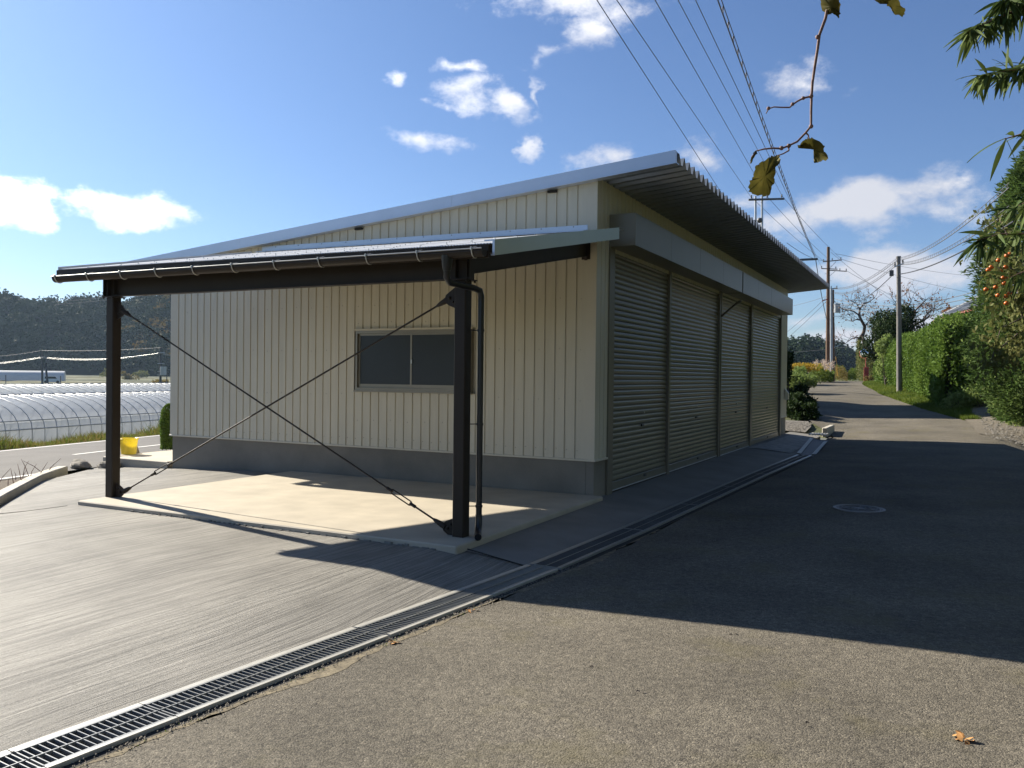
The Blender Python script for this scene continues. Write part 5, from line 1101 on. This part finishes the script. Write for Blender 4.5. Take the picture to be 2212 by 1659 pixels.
carprism([(-1.7, .3), (1.7, .3), (1.75, .75), (1.2, .95), (.7, 1.5), (-1.4, 1.55), (-1.7, 1.0)], 1.5, 'body', wc)
carprism([(-1.3, 1.0), (1.0, 1.0), (.65, 1.42), (-1.2, 1.45)], 1.53, 'windows', MT['glass'])
for x in (-1.1, 1.1):
    for s_ in (-1, 1):
        m = M(); c = a+R_*x+N_*.7*s_; m.tube([c+Vector((0, 0, .3))-N_*.1, c+Vector((0, 0, .3))+N_*.1], .3, 12); m.build('wheel', MT['black'], ro)
# field terraces: low grass banks
for k, (d, u0, u1) in enumerate(((150, -200, 560), (185, -200, 560), (230, -200, 560), (290, -250, 600), (350, -250, 600))):
    P0 = at(u0, 815, d*1.05); P1 = at(u1, 815, d*.97); h = .5; m = M(); nseg = 24; V = []
    for i in range(nseg+1):
        t = i/nseg; q = P0*(1-t)+P1*t; z = float(Hh(q[0], q[1])); w = 1.6; V += [(q[0]-w*.4, q[1]-w, z-.2), (q[0], q[1], z+h*(.7+.3*sin(i*2.3+k))), (q[0]-w*2, q[1]+w*2.5, z+h*.8), (q[0]-w*3, q[1]+w*4, z-.2)]
    m.add(V, [(4*i+j, 4*i+4+j, 4*i+5+j, 4*i+1+j) for i in range(nseg) for j in range(3)], True); m.build('field_bank', mat('bank_turf', (.05+.02*(k % 2), .06+.01*(k % 2), .02), .95, var=.35, vs_=.3), kind='structure')
for k, (x, y, d, r) in enumerate(((540/1.95*.5+0, 812, 260, 1.6), (200, 806, 300, 2.2), (212, 822, 160, .9), (300, 800, 320, 2.4))):
    x = (277, 232, 345, 305)[k]; p = at(x, y, d); g = float(Hh(p[0], p[1])); bushy('field_bush', (p[0], p[1], g+r*.5), (r*1.4, r*1.2, r*.8), 900, .5, MT[('drygrass', 'persleaf', 'drygrass', 'persleaf')[k]], ['pale dry bush in the fields right of the leaning pole', 'low bush at the foot of the wooded hill', 'yellowish bush beside the lattice-armed pole', 'scrubby bush at the field edge left of the brown post'][k], 'bush', 'bushes in the far fields', seed=80+k)

# ------------------------------------------------------------------ HILLS AND FOREST
hx_ = [-900, -300, 0, 60, 110, 200, 262, 300, 345, 420, 560, 700, 1000, 1400, 1600, 1690, 1725, 1765, 1800, 1828, 1860, 1900, 2050, 2400, 3000]
hy_ = [640, 640, 645, 652, 658, 655, 664, 652, 640, 615, 600, 620, 680, 740, 765, 768, 762, 755, 752, 772, 796, 806, 808, 800, 790]
hr_ = [430, 430, 430, 430, 430, 430, 430, 420, 410, 400, 400, 400, 400, 400, 380, 300, 290, 360, 400, 400, 400, 420, 450, 450, 450]
K = 150; cols = np.linspace(-1200, 3000, K); az = []; 
def colang(x):
    d = Fv*FOC+R2*(x-CX)+U2*(CY-800); return atan2(d[0], d[1])
V = []; TR = []; J = 14
for x in cols:
    yT = np.interp(x, hx_, hy_); R = np.interp(x, hx_, hr_); a = colang(x); horiz = 822-(2031-x)*tan(ROLL)
    d = Fv*FOC+R2*(x-CX)+U2*(CY-yT); el = d[2]/sqrt(d[0]**2+d[1]**2); top = max(1.6+el*(R+90)-6.5, 1.5)
    for j in range(J):
        t = j/(J-1); rr_ = R-10+t*110 if t < .9 else R+150+t*200; z = -1.2*(1-min(1, t*3))+top*(sin(min(t/.85, 1)*pi/2)**.9)*(1+.05*sin(x*.021+j))
        V.append((rr_*sin(a), rr_*cos(a), z if t < .95 else z*.4))
F = [(i*J+j, (i+1)*J+j, (i+1)*J+j+1, i*J+j+1) for i in range(K-1) for j in range(J-1)]
ho = fast('wooded_hills', V, F, MT['forestfloor'], smooth=True); tag(ho, kind='structure'); HV = np.array(V).reshape(K, J, 3)
def hill_pts(n, x0, x1, tmin=0., tmax=.9):
    i = np.interp(rng.uniform(x0, x1, n), cols, np.arange(K)); t = rng.uniform(tmin, tmax, n)*(J-1); i0 = i.astype(int); i0 = np.clip(i0, 0, K-2); fi = (i-i0)[:, None]; j0 = np.clip(t.astype(int), 0, J-2); fj = (t-j0)[:, None]
    return (HV[i0, j0]*(1-fi)*(1-fj)+HV[i0+1, j0]*fi*(1-fj)+HV[i0, j0+1]*(1-fi)*fj+HV[i0+1, j0+1]*fi*fj)
def crowns(n, x0, x1, rad, k, L, m, label, tall=1., tmin=0., tmax=.9, name='wooded_hillside'):
    C0 = hill_pts(n, x0, x1, tmin, tmax); r = rad*rng.uniform(.6, 1.35, n); C0[:, 2] += r*tall*.7+1
    d = nrm(rng.normal(size=(n, k, 3))); d[..., 2] = np.abs(d[..., 2])*1.0-.25; P = (C0[:, None]+d*(r[:, None, None]*np.array([1, 1, tall]))*rng.uniform(.75, 1.05, (n, k, 1))).reshape(-1, 3)
    V, F = leaves(P, rng.uniform(.6, 1.4, len(P))*L, .8, (0, 0, .2)); return tag(fast(name, V, F, m), label, 'forest', kind='stuff')
crowns(1700, -420, 640, 4.2, 130, 1.15, MT['hillleaf'], 'dark mixed forest covering the hillside beyond the fields on the left', .9)
crowns(260, -420, 640, 3.4, 90, 1.1, MT['hillleaf'], 'ragged pines standing along the ridge line on the left', 1.5, .6, .85, 'ridge_pines')
crowns(90, 262, 640, 4.0, 80, 1.4, leafmat('autumn_crown', (.10, .085, .02), (.20, .13, .03), .2, .05), 'yellowing autumn trees among the dark forest on the left hillside', .9, .02, .6, 'autumn_trees')
def cones(n, x0, x1, h, label, tmin, tmax, m, name='cedar_forest'):
    C0 = hill_pts(n, x0, x1, tmin, tmax); hh = h*rng.uniform(.7, 1.25, n); k = 90; t = rng.uniform(0, 1, (n, k)); a = rng.uniform(0, 2*pi, (n, k)); r = (1-t)*hh[:, None]*.2*rng.uniform(.6, 1.1, (n, k))
    P = np.stack([C0[:, 0:1]+r*np.cos(a), C0[:, 1:2]+r*np.sin(a), C0[:, 2:3]+t*hh[:, None]], -1).reshape(-1, 3); D = np.stack([np.cos(a), np.sin(a), 0*a-.3], -1).reshape(-1, 3)
    V, F = leaves(P, rng.uniform(.7, 1.3, len(P))*h*.11, .7, D=D, spread=.4); return tag(fast(name, V, F, m), label, 'forest', kind='stuff')
cones(900, 1560, 1985, 11., 'dark cedar forest on the low hill beyond the road bend', 0., .88, MT['hillcon'])
crowns(120, 1735, 1790, 3.4, 70, 1.3, MT['hillleaf'], 'mixed broadleaf trees along the top of the cedar hill', .8, .6, .85)

hb = M(); hb.box(-700, 420, -60, 760, -3.5, 75); HZ = bpy.data.materials.new('thin_air'); HZ.use_nodes = True; HZ.node_tree.nodes.remove(HZ.node_tree.nodes['Principled BSDF'])
pv = HZ.node_tree.nodes.new('ShaderNodeVolumePrincipled'); pv.inputs['Color'].default_value = (.55, .75, 1, 1); pv.inputs['Density'].default_value = .00012; pv.inputs['Anisotropy'].default_value = .35
HZ.node_tree.links.new(pv.outputs[0], HZ.node_tree.nodes['Material Output'].inputs['Volume']); tag(hb.build('haze', HZ), kind='stuff')
# ------------------------------------------------------------------ HOUSE behind the hedge
hs = root('tiled_house', 'house with grey glazed roof tiles and red-brown eaves behind the hedge', 'house', (4, 43, .9))
eA = Vector(tuple(at(2021, 685, 45))); eB = Vector(tuple(at(2118, 653, 36.6))); eA.z = eB.z = 4.94; eB = eB+(eB-eA)*.55; ed = (eB-eA).normalized(); eN = Vector((-ed.y, ed.x, 0)); 
if eN.x < 0: eN = -eN       # away from the road
def hp(t, n_, z): return eA+ed*t+eN*n_+Vector((0, 0, z-4.94))
LE = (eB-eA).length
m = M(); m.prism([hp(.9, .9, .8), hp(LE, .9, .8), hp(LE, .9, 4.9), hp(.9, .9, 4.9)], eN*6); m.build('wall', MT['plaster'], hs)
m = M(); m.prism([hp(.9, .86, .8), hp(LE, .86, .8), hp(LE, .86, 1.7), hp(.9, .86, 1.7)], eN*.04); m.build('skirting', MT['redwood'], hs)
m = M(); m.prism([hp(0, 0, 4.78), hp(LE, 0, 4.78), hp(LE, 0, 4.88), hp(0, 0, 4.88)], eN*.05); m.build('eaves_board', MT['redwood'], hs)
m = M(); m.tube([hp(-.1, -.06, 4.80), hp(LE, -.06, 4.80)], .07, 8); m.tube([hp(.0, -.06, 4.8), hp(.15, .35, 4.5), hp(.3, .8, 4.35)], .045, 6); m.build('gutter', MT['redwood'], hs)
m = M(); m.add([hp(.02, .05, 4.90), hp(LE, .05, 4.90), hp(LE, 4.2, 7.2), hp(3.2, 4.2, 7.2), hp(.02, .05, 4.80), hp(LE, .05, 4.80), hp(LE, 4.2, 7.1), hp(3.2, 4.2, 7.1)], [(0, 1, 2, 3), (7, 6, 5, 4), (0, 4, 5, 1), (3, 7, 4, 0)]); m.build('roof_slab', MT['redwood'], hs)
m0 = M(); sl2 = (eN*4.15+Vector((0, 0, 2.3))).normalized(); up_ = ed.cross(sl2); up_ = -up_ if up_.z < 0 else up_
tl = M(); TW, TL = .27, .27; V = []
for j, (q, zz) in enumerate(((0, .012), (.05, .05), (.11, .062), (.17, .03), (.25, .012))):
    V += [ed*q+up_*zz, ed*q+sl2*(TL*1.08)+up_*(zz+.0)+up_*-.0, ed*q+up_*(zz-.03)]
tl.add(V, [(3*i, 3*i+3, 3*i+4, 3*i+1) for i in range(4)]+[(3*i+2, 3*i+5, 3*i+3, 3*i) for i in range(4)]); tme = tl.mesh('roof_tile', MT['tile'])
cnt = 0
for r_i in range(16):
    for c_i in range(int(LE/TW)):
        if cnt >= 290: break
        if c_i*TW < r_i*TL*.72: continue
        p = hp(c_i*TW, .0, 4.915)+sl2*(r_i*TL)+up_*.004*(r_i % 2)
        if r_i < 5: inst('roof_tile', tme, hs, p-hs.location); cnt += 1
stl = M()
for r_i in range(16):
    for c_i in range(int(LE/TW)):
        if r_i < 5 and r_i*int(LE/TW)+c_i < 290: continue
        if c_i*TW < r_i*TL*.72: continue
        p = hp(c_i*TW, .0, 4.915)+sl2*(r_i*TL); stl.add([Vector(v)+p for v in tl.v], tl.f)
stl.build('upper_tiles', MT['tile'], hs, kind='stuff')
m = M(); m.tube([hp(.0, .1, 4.98), hp(3.2, 4.2, 7.3)], .12, 8); m.build('hip_ridge', MT['tile'], hs); m = M(); m.tube([hp(3.1, 4.2, 7.32), hp(LE, 4.2, 7.32)], .16, 8); m.build('ridge', MT['tile'], hs)
m = M(); m.prism([hp(4, 4.2, 6.6), hp(LE, 4.2, 6.6), hp(LE, 4.2, 8.2), hp(6, 4.2, 8.2)], eN*4); m.build('upper_storey', MT['plaster'], hs)
m = M(); m.prism([hp(3.2, 3.4, 7.3), hp(LE, 3.4, 7.3), hp(LE, 5.8, 8.8), hp(4.2, 5.8, 8.8)], up_*.12); m.build('upper_roof', MT['tile'], hs)
for t in (3, 7, 11):
    m = M(); m.prism([hp(t, .84, 2.2), hp(t+1.6, .84, 2.2), hp(t+1.6, .84, 3.6), hp(t, .84, 3.6)], eN*.03); w = m.build('window', MT['alu'], hs)
    m = M(); m.prism([hp(t+.08, .82, 2.28), hp(t+1.52, .82, 2.28), hp(t+1.52, .82, 3.52), hp(t+.08, .82, 3.52)], eN*.02); m.build('pane', MT['glass'], w)
# neighbouring barn hidden behind the shed (its shadow crosses the road)
bn = root('barn', 'tall plain barn hidden behind the shed, its shadow lying across the road', 'barn', (-12, 40, 0))
m = M(); m.prism([(-15, 35.2, -.3), (-7.6, 35.2, -.3), (-7.6, 35.2, 5.95), (-11.3, 35.2, 6.5), (-15, 35.2, 5.95)], (0, 5.7, 0)); m.build('wall', MT['plaster'], bn)
m = M(); m.prism([(-15.3, 35.0, 5.95), (-11.3, 35.0, 6.55), (-7.3, 35.0, 5.95), (-7.3, 35.0, 6.08), (-11.3, 35.0, 6.68), (-15.3, 35.0, 6.08)], (0, 6.1, 0)); m.build('roof', MT['tile'], bn)

# ------------------------------------------------------------------ POLES, MIRROR AND WIRES
def insul(m, p, s_=1.): m.tube([Vector(p), Vector(p)+Vector((0, 0, .06*s_)), Vector(p)+Vector((0, 0, .12*s_)), Vector(p)+Vector((0, 0, .18*s_))], [.02*s_, .055*s_, .035*s_, .05*s_], 7)
def pole(name, label, xb, yb, xt, yt, d, r0, r1, mt, base_z=None):
    b = at(xb, yb, d); t = at(xt, yt, d); z = float(Hh(b[0], b[1])) if base_z is None else base_z
    ro = root(name, label, 'utility pole', (b[0], b[1], z)); m = M(); m.tube([(b[0], b[1], z-.3), (t[0], t[1], t[2])], [r0, r1], 14); m.build('shaft', mt, ro); return ro, Vector(tuple(b)), Vector(tuple(t))
def arm(ro, a, b, d, w=.05, ins=(), mt=None, nm='crossarm'):
    p, q = Vector(tuple(at(*a, d))), Vector(tuple(at(*b, d))); m = M(); m.tube([p, q], w, 4, smooth=False); o = m.build(nm, mt or MT['wood'], ro)
    for t in ins: m = M(); insul(m, p.lerp(q, t)+Vector((0, 0, w))); m.build('insulator', MT['iron'], ro)
P1, b1, t1 = pole('utility_pole', 'slender grey concrete utility pole standing on the grass bank before the hedge', 1943.5, 840, 1941, 555, 44, .15, .10, MT['cpole'])
arm(P1, (1931, 577), (1952, 569), 43.8, .045, (.1, .9), MT['galvbar'])
m = M(); p = at(1926, 590, 43.7); m.bbox(p[0]-.1, p[0]+.1, p[1]-.1, p[1]+.1, p[2]-.15, p[2]+.15, .02); m.build('junction_box', MT['dark2'], P1)
m = M(); m.cyl((t1.x, t1.y), .125, t1.z-.06, t1.z+.03, 12); m.build('cap', MT['dark2'], P1)
P2, b2, t2 = pole('utility_pole', 'tallest weathered wooden utility pole with three crossarms at the bend', 1788, 820, 1789.3, 533.5, 76, .20, .135, MT['wood'])
arm(P2, (1777.5, 565.5), (1818, 561.5), 75.7, .055, (.04, .5, .96)); arm(P2, (1774, 580), (1809, 581.5), 75.7, .05, (.02, .9)); arm(P2, (1792, 584), (1829, 586), 75.9, .05, (.6, .97))
for a, b in (((1790, 582), (1806, 565)), ((1790, 598), (1804, 586))): arm(P2, a, b, 75.8, .02, nm='arm_brace', mt=MT['dark2'])
m = M()
for k in range(12): q = b2.lerp(t2, .25+.055*k); m.tube([q, q+Vector((.28 if k % 2 else -.28, 0, 0))], .015, 5)
m.build('step_bolts', MT['iron'], P2); arm(P2, (1776, 650), (1789, 646), 75.7, .06, nm='red_insulator', mt=MT['redp'])
P3, b3, t3 = pole('utility_pole', 'thin grey steel pole standing close right of the wooden pole', 1796, 826, 1795.6, 624, 74, .12, .10, MT['steelpole'])
P4, b4, t4 = pole('utility_pole', 'dark pole with a transformer right behind the grey steel pole', 1800, 824, 1799, 626, 75, .15, .12, MT['wood'])
arm(P4, (1794, 624), (1809, 623), 74.5, .06, (.1, .9), MT['dark2']); arm(P4, (1800, 683), (1816, 683), 74.6, .03, mt=MT['steelpole']); arm(P4, (1802, 750), (1813, 746), 74.6, .035, mt=MT['steelpole'], nm='lamp_arm')
q = at(1808, 666, 74.5); m = M(); m.cyl((q[0], q[1]), .27, q[2]-.38, q[2]+.36, 14); m.cyl((q[0], q[1]), .30, q[2]+.36, q[2]+.40, 14); m.build('transformer', MT['steelpole'], P4)
# twin poles behind the shed roof
P5 = root('utility_pole', 'twin steel poles with one long crossarm rising behind the shed roof', 'utility pole', tuple(at(1640, 840, 48)))
for x in (1632, 1646): m = M(); m.tube([tuple(at(x+1, 815, 48)), tuple(at(x, 424, 48))], .065, 8); m.build('shaft', MT['steelpole'], P5)
arm(P5, (1617, 431.5), (1694, 429.5), 47.8, .07, (.08, .52, .93), MT['dark2'])
m = M(); q = at(1641, 476, 47.8); m.ball(q, .16, 8, 5); m.build('pulley_insulator', MT['dark2'], P5)
P6 = root('utility_pole', 'pole hidden behind the shed roof whose dark side arm shows past the eave', 'utility pole', tuple(at(1686, 840, 60)))
m = M(); m.tube([tuple(at(1686, 820, 60)), tuple(at(1686, 562, 60))], .14, 8); m.build('shaft', MT['cpole'], P6); arm(P6, (1680, 563.5), (1766, 559.5), 59.8, .10, mt=MT['dark2'])
# mirror
mr_ = root('traffic_mirror', 'round convex traffic mirror on a post with a red base at the bend', 'traffic mirror', tuple(at(1871, 828, 70)))
q = at(1871, 824, 70); t = at(1870, 744, 70); zb = float(Hh(q[0], q[1]))
m = M(); m.tube([(q[0], q[1], zb), tuple(t)], .045, 8); m.build('post', MT['redp'], mr_)
m = M(); m.bbox(q[0]-.19, q[0]+.19, q[1]-.1, q[1]+.1, zb-.02, at(1871, 793, 70)[2], .02); m.build('red_board', MT['redp'], mr_)
c = Vector(tuple(at(1867, 763, 69.8))); nrmv = (Vector((0, 0, 1.9))-c).normalized(); nrmv = (nrmv+Vector((-.55, 0, .05))).normalized(); s_ = nrmv.cross(Vector((0, 0, 1))).normalized(); u_2 = s_.cross(nrmv)
V = [c+nrmv*.06]
for j, (r_, z_) in enumerate(((.15, .055), (.28, .035), (.40, .0), (.44, .02), (.44, -.05))): V += [c+(s_*cos(2*pi*k/24)+u_2*sin(2*pi*k/24))*r_+nrmv*z_ for k in range(24)]
m = M(); m.add(V[:1+72], [(0, 1+k, 1+(k+1) % 24) for k in range(24)]+[(1+j*24+k, 25+j*24+k, 25+j*24+(k+1) % 24, 1+j*24+(k+1) % 24) for j in range(2) for k in range(24)], True); m.build('mirror_face', MT['mirror'], mr_)
m = M(); m.add(V[49:], [(j*24+k, 24+j*24+k, 24+j*24+(k+1) % 24, j*24+(k+1) % 24) for j in range(2) for k in range(24)], True); m.build('rim', mat('orange_rim', (.5, .12, .04), .5), mr_)
# poles among the fields on the left
for (xb, yb, xt, yt, d, lb, arms) in ((91.5, 838, 91, 757, 120, 'upright utility pole in the left fields beside the leaning one', ((84, 771), (97, 771))),
                                   (105, 840, 98, 785, 118, 'short dark pole leaning against the upright one in the left fields', None),
                                   (346.5, 838, 347, 750, 110, 'utility pole with several arms in the fields beside the shed wall', ((338, 762), (356, 761)))):
    ro, b, t = pole('utility_pole', lb, xb, yb, xt, yt, d, .17, .12, MT['dark2'])
    if arms: arm(ro, *arms, d-.3, .06, (.1, .5, .9), MT['galvbar'])
    if xb > 300:
        for y in (785, 802, 810): arm(ro, (340, y), (355, y), d-.3, .06, mt=MT['galvbar'])
        for x in (351, 355): q = at(x, 800, d-.4); m = M(); m.cyl((q[0], q[1]), .28, q[2]-.6, q[2]+.5, 10); m.build('transformer', MT['steelpole'], ro)
for x, d, lb in ((12.5, 150, 'thin field post at the far left edge'), (131, 140, 'thin field post right of the leaning pole'), (357+3, 140, 'thin field post next to the pole with arms')):
    b = at(x, 838, d); t = at(x, 812 if x > 100 else 810, d); o = M().tube([tuple(b), tuple(t)], .07, 6).build('field_post', MT['dark2'], loc=tuple(b)); tag(o, lb, 'post')
def wire(label, A, B, sag=.3, r=.012, n=24, mt=None, group='overhead wires'):
    A, B = Vector(tuple(A)), Vector(tuple(B)); pts = [A.lerp(B, t)+Vector((0, 0, -4*sag*t*(1-t))) for t in np.linspace(0, 1, n)]
    m = M(); m.tube(pts, r, 5); o = m.build('power_line', mt or MT['wire'], loc=tuple(A)); tag(o, label, 'wire', group); return o, pts
# lines over the roof: each from a point overhead near the camera to its far end
wire('leftmost bare wire crossing the sky above the roof', at(1270, -30, 16), at(1625, 520, 50), .0, .010)
wire('second wire above the roof, ending at the left insulator of the twin poles', at(1305, -40, 16), at(1621, 424, 47.8), .0, .010)
wire('third wire above the roof, ending at the middle insulator of the twin poles', at(1395, -35, 16), at(1657, 424, 47.8), .0, .010)
wire('fourth wire above the roof, ending at the right insulator of the twin poles', at(1446, -35, 16), at(1690, 424, 47.8), .0, .009)
wire('fifth wire above the roof, just left of the ringed cable', at(1486, -35, 17), at(1775, 578, 75.5), .0, .010)
wire('thin wire running on from the left insulator of the twin poles towards the tall pole', at(1621, 424, 47.8), at(1778, 563, 75.5), .15, .012)
wire('thin wire running on from the middle insulator of the twin poles towards the tall pole', at(1657, 424, 47.8), at(1790, 560, 75.5), .15, .012)
wire('thin wire running on from the right insulator of the twin poles towards the tall pole', at(1690, 424, 47.8), at(1817, 559, 75.5), .15, .012)
# ringed cable: two strands and hanging rings
A, B = Vector(tuple(at(1538, -35, 15))), Vector(tuple(at(1762, 560, 59.8)))
rc = root('ringed_cable', 'double cable with hanging rings crossing the sky right of the bare wires', 'cable', tuple(A))
pts = [A.lerp(B, t)+Vector((0, 0, -4*.25*t*(1-t))) for t in np.linspace(0, 1, 60)]; m = M(); m.tube(pts, .014, 5); m.build('lower_strand', MT['wire'], rc)
pts2 = [p+Vector((.02, 0, .13)) for p in pts]; m = M(); m.tube(pts2, .010, 5); m.build('upper_strand', MT['wire'], rc)
tt = 0.; dW = (B-A).normalized(); me = None
for k in range(60):
    s_ = .012+k/60*.97; p = A.lerp(B, s_)+Vector((0, 0, -4*.25*s_*(1-s_)+.065))
    if me is None: m = M(); m.ring((0, 0, 0), (dW+Vector((0, 0, .1))), (0, 0, 1), .075, .008, 10, 4); me = m.mesh('ring', MT['wire'])
    inst('ring', me, rc, p-A)
A2, B2 = B, Vector(tuple(at(1786, 690, 75))); wire('twisted cable dropping from the side arm to the wooden pole', A2, B2, .3, .03)
# lines to the concrete pole and beyond
def bundle(label, A, B, sag, rings=70):
    A, B = Vector(tuple(A)), Vector(tuple(B)); ro = root('cable_bundle', label, 'cable', tuple(A), 'ringed cables at the concrete pole'); f = lambda t, dz=0: A.lerp(B, t)+Vector((0, 0, -4*sag*t*(1-t)+dz))
    for dz, r in ((0, .016), (.13, .009)): m = M(); m.tube([f(t, dz) for t in np.linspace(0, 1, 30)], r, 5); m.build('strand', MT['wirel'], ro)
    d = (B-A).normalized(); m = M(); m.ring((0, 0, 0), d, (0, 0, 1), .075, .005, 8, 3); me = m.mesh('ring', MT['wirel'])
    for k in range(rings): inst('ring', me, ro, f((k+.5)/rings, .07)-A)
bundle('upper ringed cable from the concrete pole to the poles at the bend', at(1937, 563, 43.8), at(1801, 624, 75), .5, 60)
bundle('lower ringed cable from the concrete pole to the poles at the bend', at(1934, 575, 43.8), at(1801, 633, 75), .6, 60)
bundle('upper ringed cable from the concrete pole up to the right', at(1944, 562, 43.8), at(2180, 405, 22), .35, 46)
bundle('lower ringed cable from the concrete pole up to the right', at(1948, 572, 43.8), at(2180, 455, 22), .35, 46)
wire('plain dark cable from the concrete pole up to the right', at(1944, 592, 43.8), at(2190, 478, 22), .25, .026)
wire('plain cable looping from the concrete pole to the steel pole', at(1930, 592, 43.8), at(1801, 658, 75), .7, .022)
for k, (a, b, s_) in enumerate((((1801, 645), (2130, 622), .9), ((1801, 652), (2130, 634), .8), ((1801, 662), (2120, 648), .7))):
    wire(['highest', 'middle', 'lowest'][k]+' of three cables running right behind the concrete pole towards the house', at(*a, 75), at(*b, 55), s_, .024, mt=MT['wirel'])
for k, (a, b) in enumerate((((1818, 560), (2140, 640)), ((1806, 548), (2140, 600)), ((1829, 585), (2060, 700)), ((1795, 545), (1990, 690)))):
    wire(['wire from the top crossarm sloping down right behind the concrete pole', 'wire from the head of the wooden pole to the right', 'wire from the lowest crossarm sloping to the hedge tops', 'steep thin wire from the wooden pole down to the evergreen'][k], at(*a, 75.5), at(*b, 110), .3, .016, mt=MT['wirel'])
wire('pair of service wires coming over the eave to the tall pole', at(1700, 525, 40), at(1790, 562, 75.5), .3, .014)
for k, (a, b) in enumerate((((1784, 643), (1690, 725)), ((1786, 650), (1690, 740)), ((1785, 640), (1690, 665)))):
    wire(['upper guy wire slanting down left to behind the shutter box', 'lower guy wire slanting down left to the shed corner', 'nearly level thin wire from the wooden pole to the shutter box'][k], at(*a, 75.5), at(*b, 85), .1, .016, mt=MT['wirel'])
wire('level wire low above the cedar hill', at(1690, 762, 140), at(1880, 742, 130), .2, .03, mt=MT['wirel'])
ro = root('guy_wire_guard', 'slanting guy wire with a yellow guard at the foot of the poles', 'guy wire', tuple(at(1815, 820, 76)))
m = M(); m.tube([tuple(at(1802, 690, 75)), tuple(at(1807, 800, 76))], .014, 5); m.build('cable', MT['wirel'], ro); m = M(); m.tube([tuple(at(1805.5, 770, 76)), tuple(at(1809.5, 812, 76))], .03, 8); m.build('guard', mat('yellow_guard', (.6, .33, .03), .6), ro)
for k, (y0, y1, ym) in enumerate(((771, 762, 779), (757, 751, 762), (773, 764, 781))):
    wire(['middle', 'top', 'lowest'][k]+' wire strung between the two poles in the left fields', at(91, y0, 119.7), at(347, y1, 109.7), .55 if k != 1 else .2, .024 if k != 1 else .02, mt=MT['galvbar'] if k != 1 else MT['wirel'], group='wires over the left fields')
    wire(['middle', 'top', 'lowest'][k]+' wire leaving the left field pole out of the picture', at(91, y0, 119.7), at(-160, y0+12, 125), .6, .035 if k != 1 else .02, mt=MT['galvbar'] if k != 1 else MT['wirel'], group='wires over the left fields')
    wire(['middle', 'top', 'lowest'][k]+' wire running from the right field pole behind the shed', at(347, y1, 109.7), at(480, y1+10, 108), .3, .03 if k != 1 else .02, mt=MT['galvbar'] if k != 1 else MT['wirel'], group='wires over the left fields')
for k, y in enumerate((640, 646)): wire(['upper', 'lower'][k]+' faint high wire above the left ridge', at(120, y+12, 300), at(420, y-22, 300), .5, .05, mt=MT['wirel'], group='wires over the left fields')
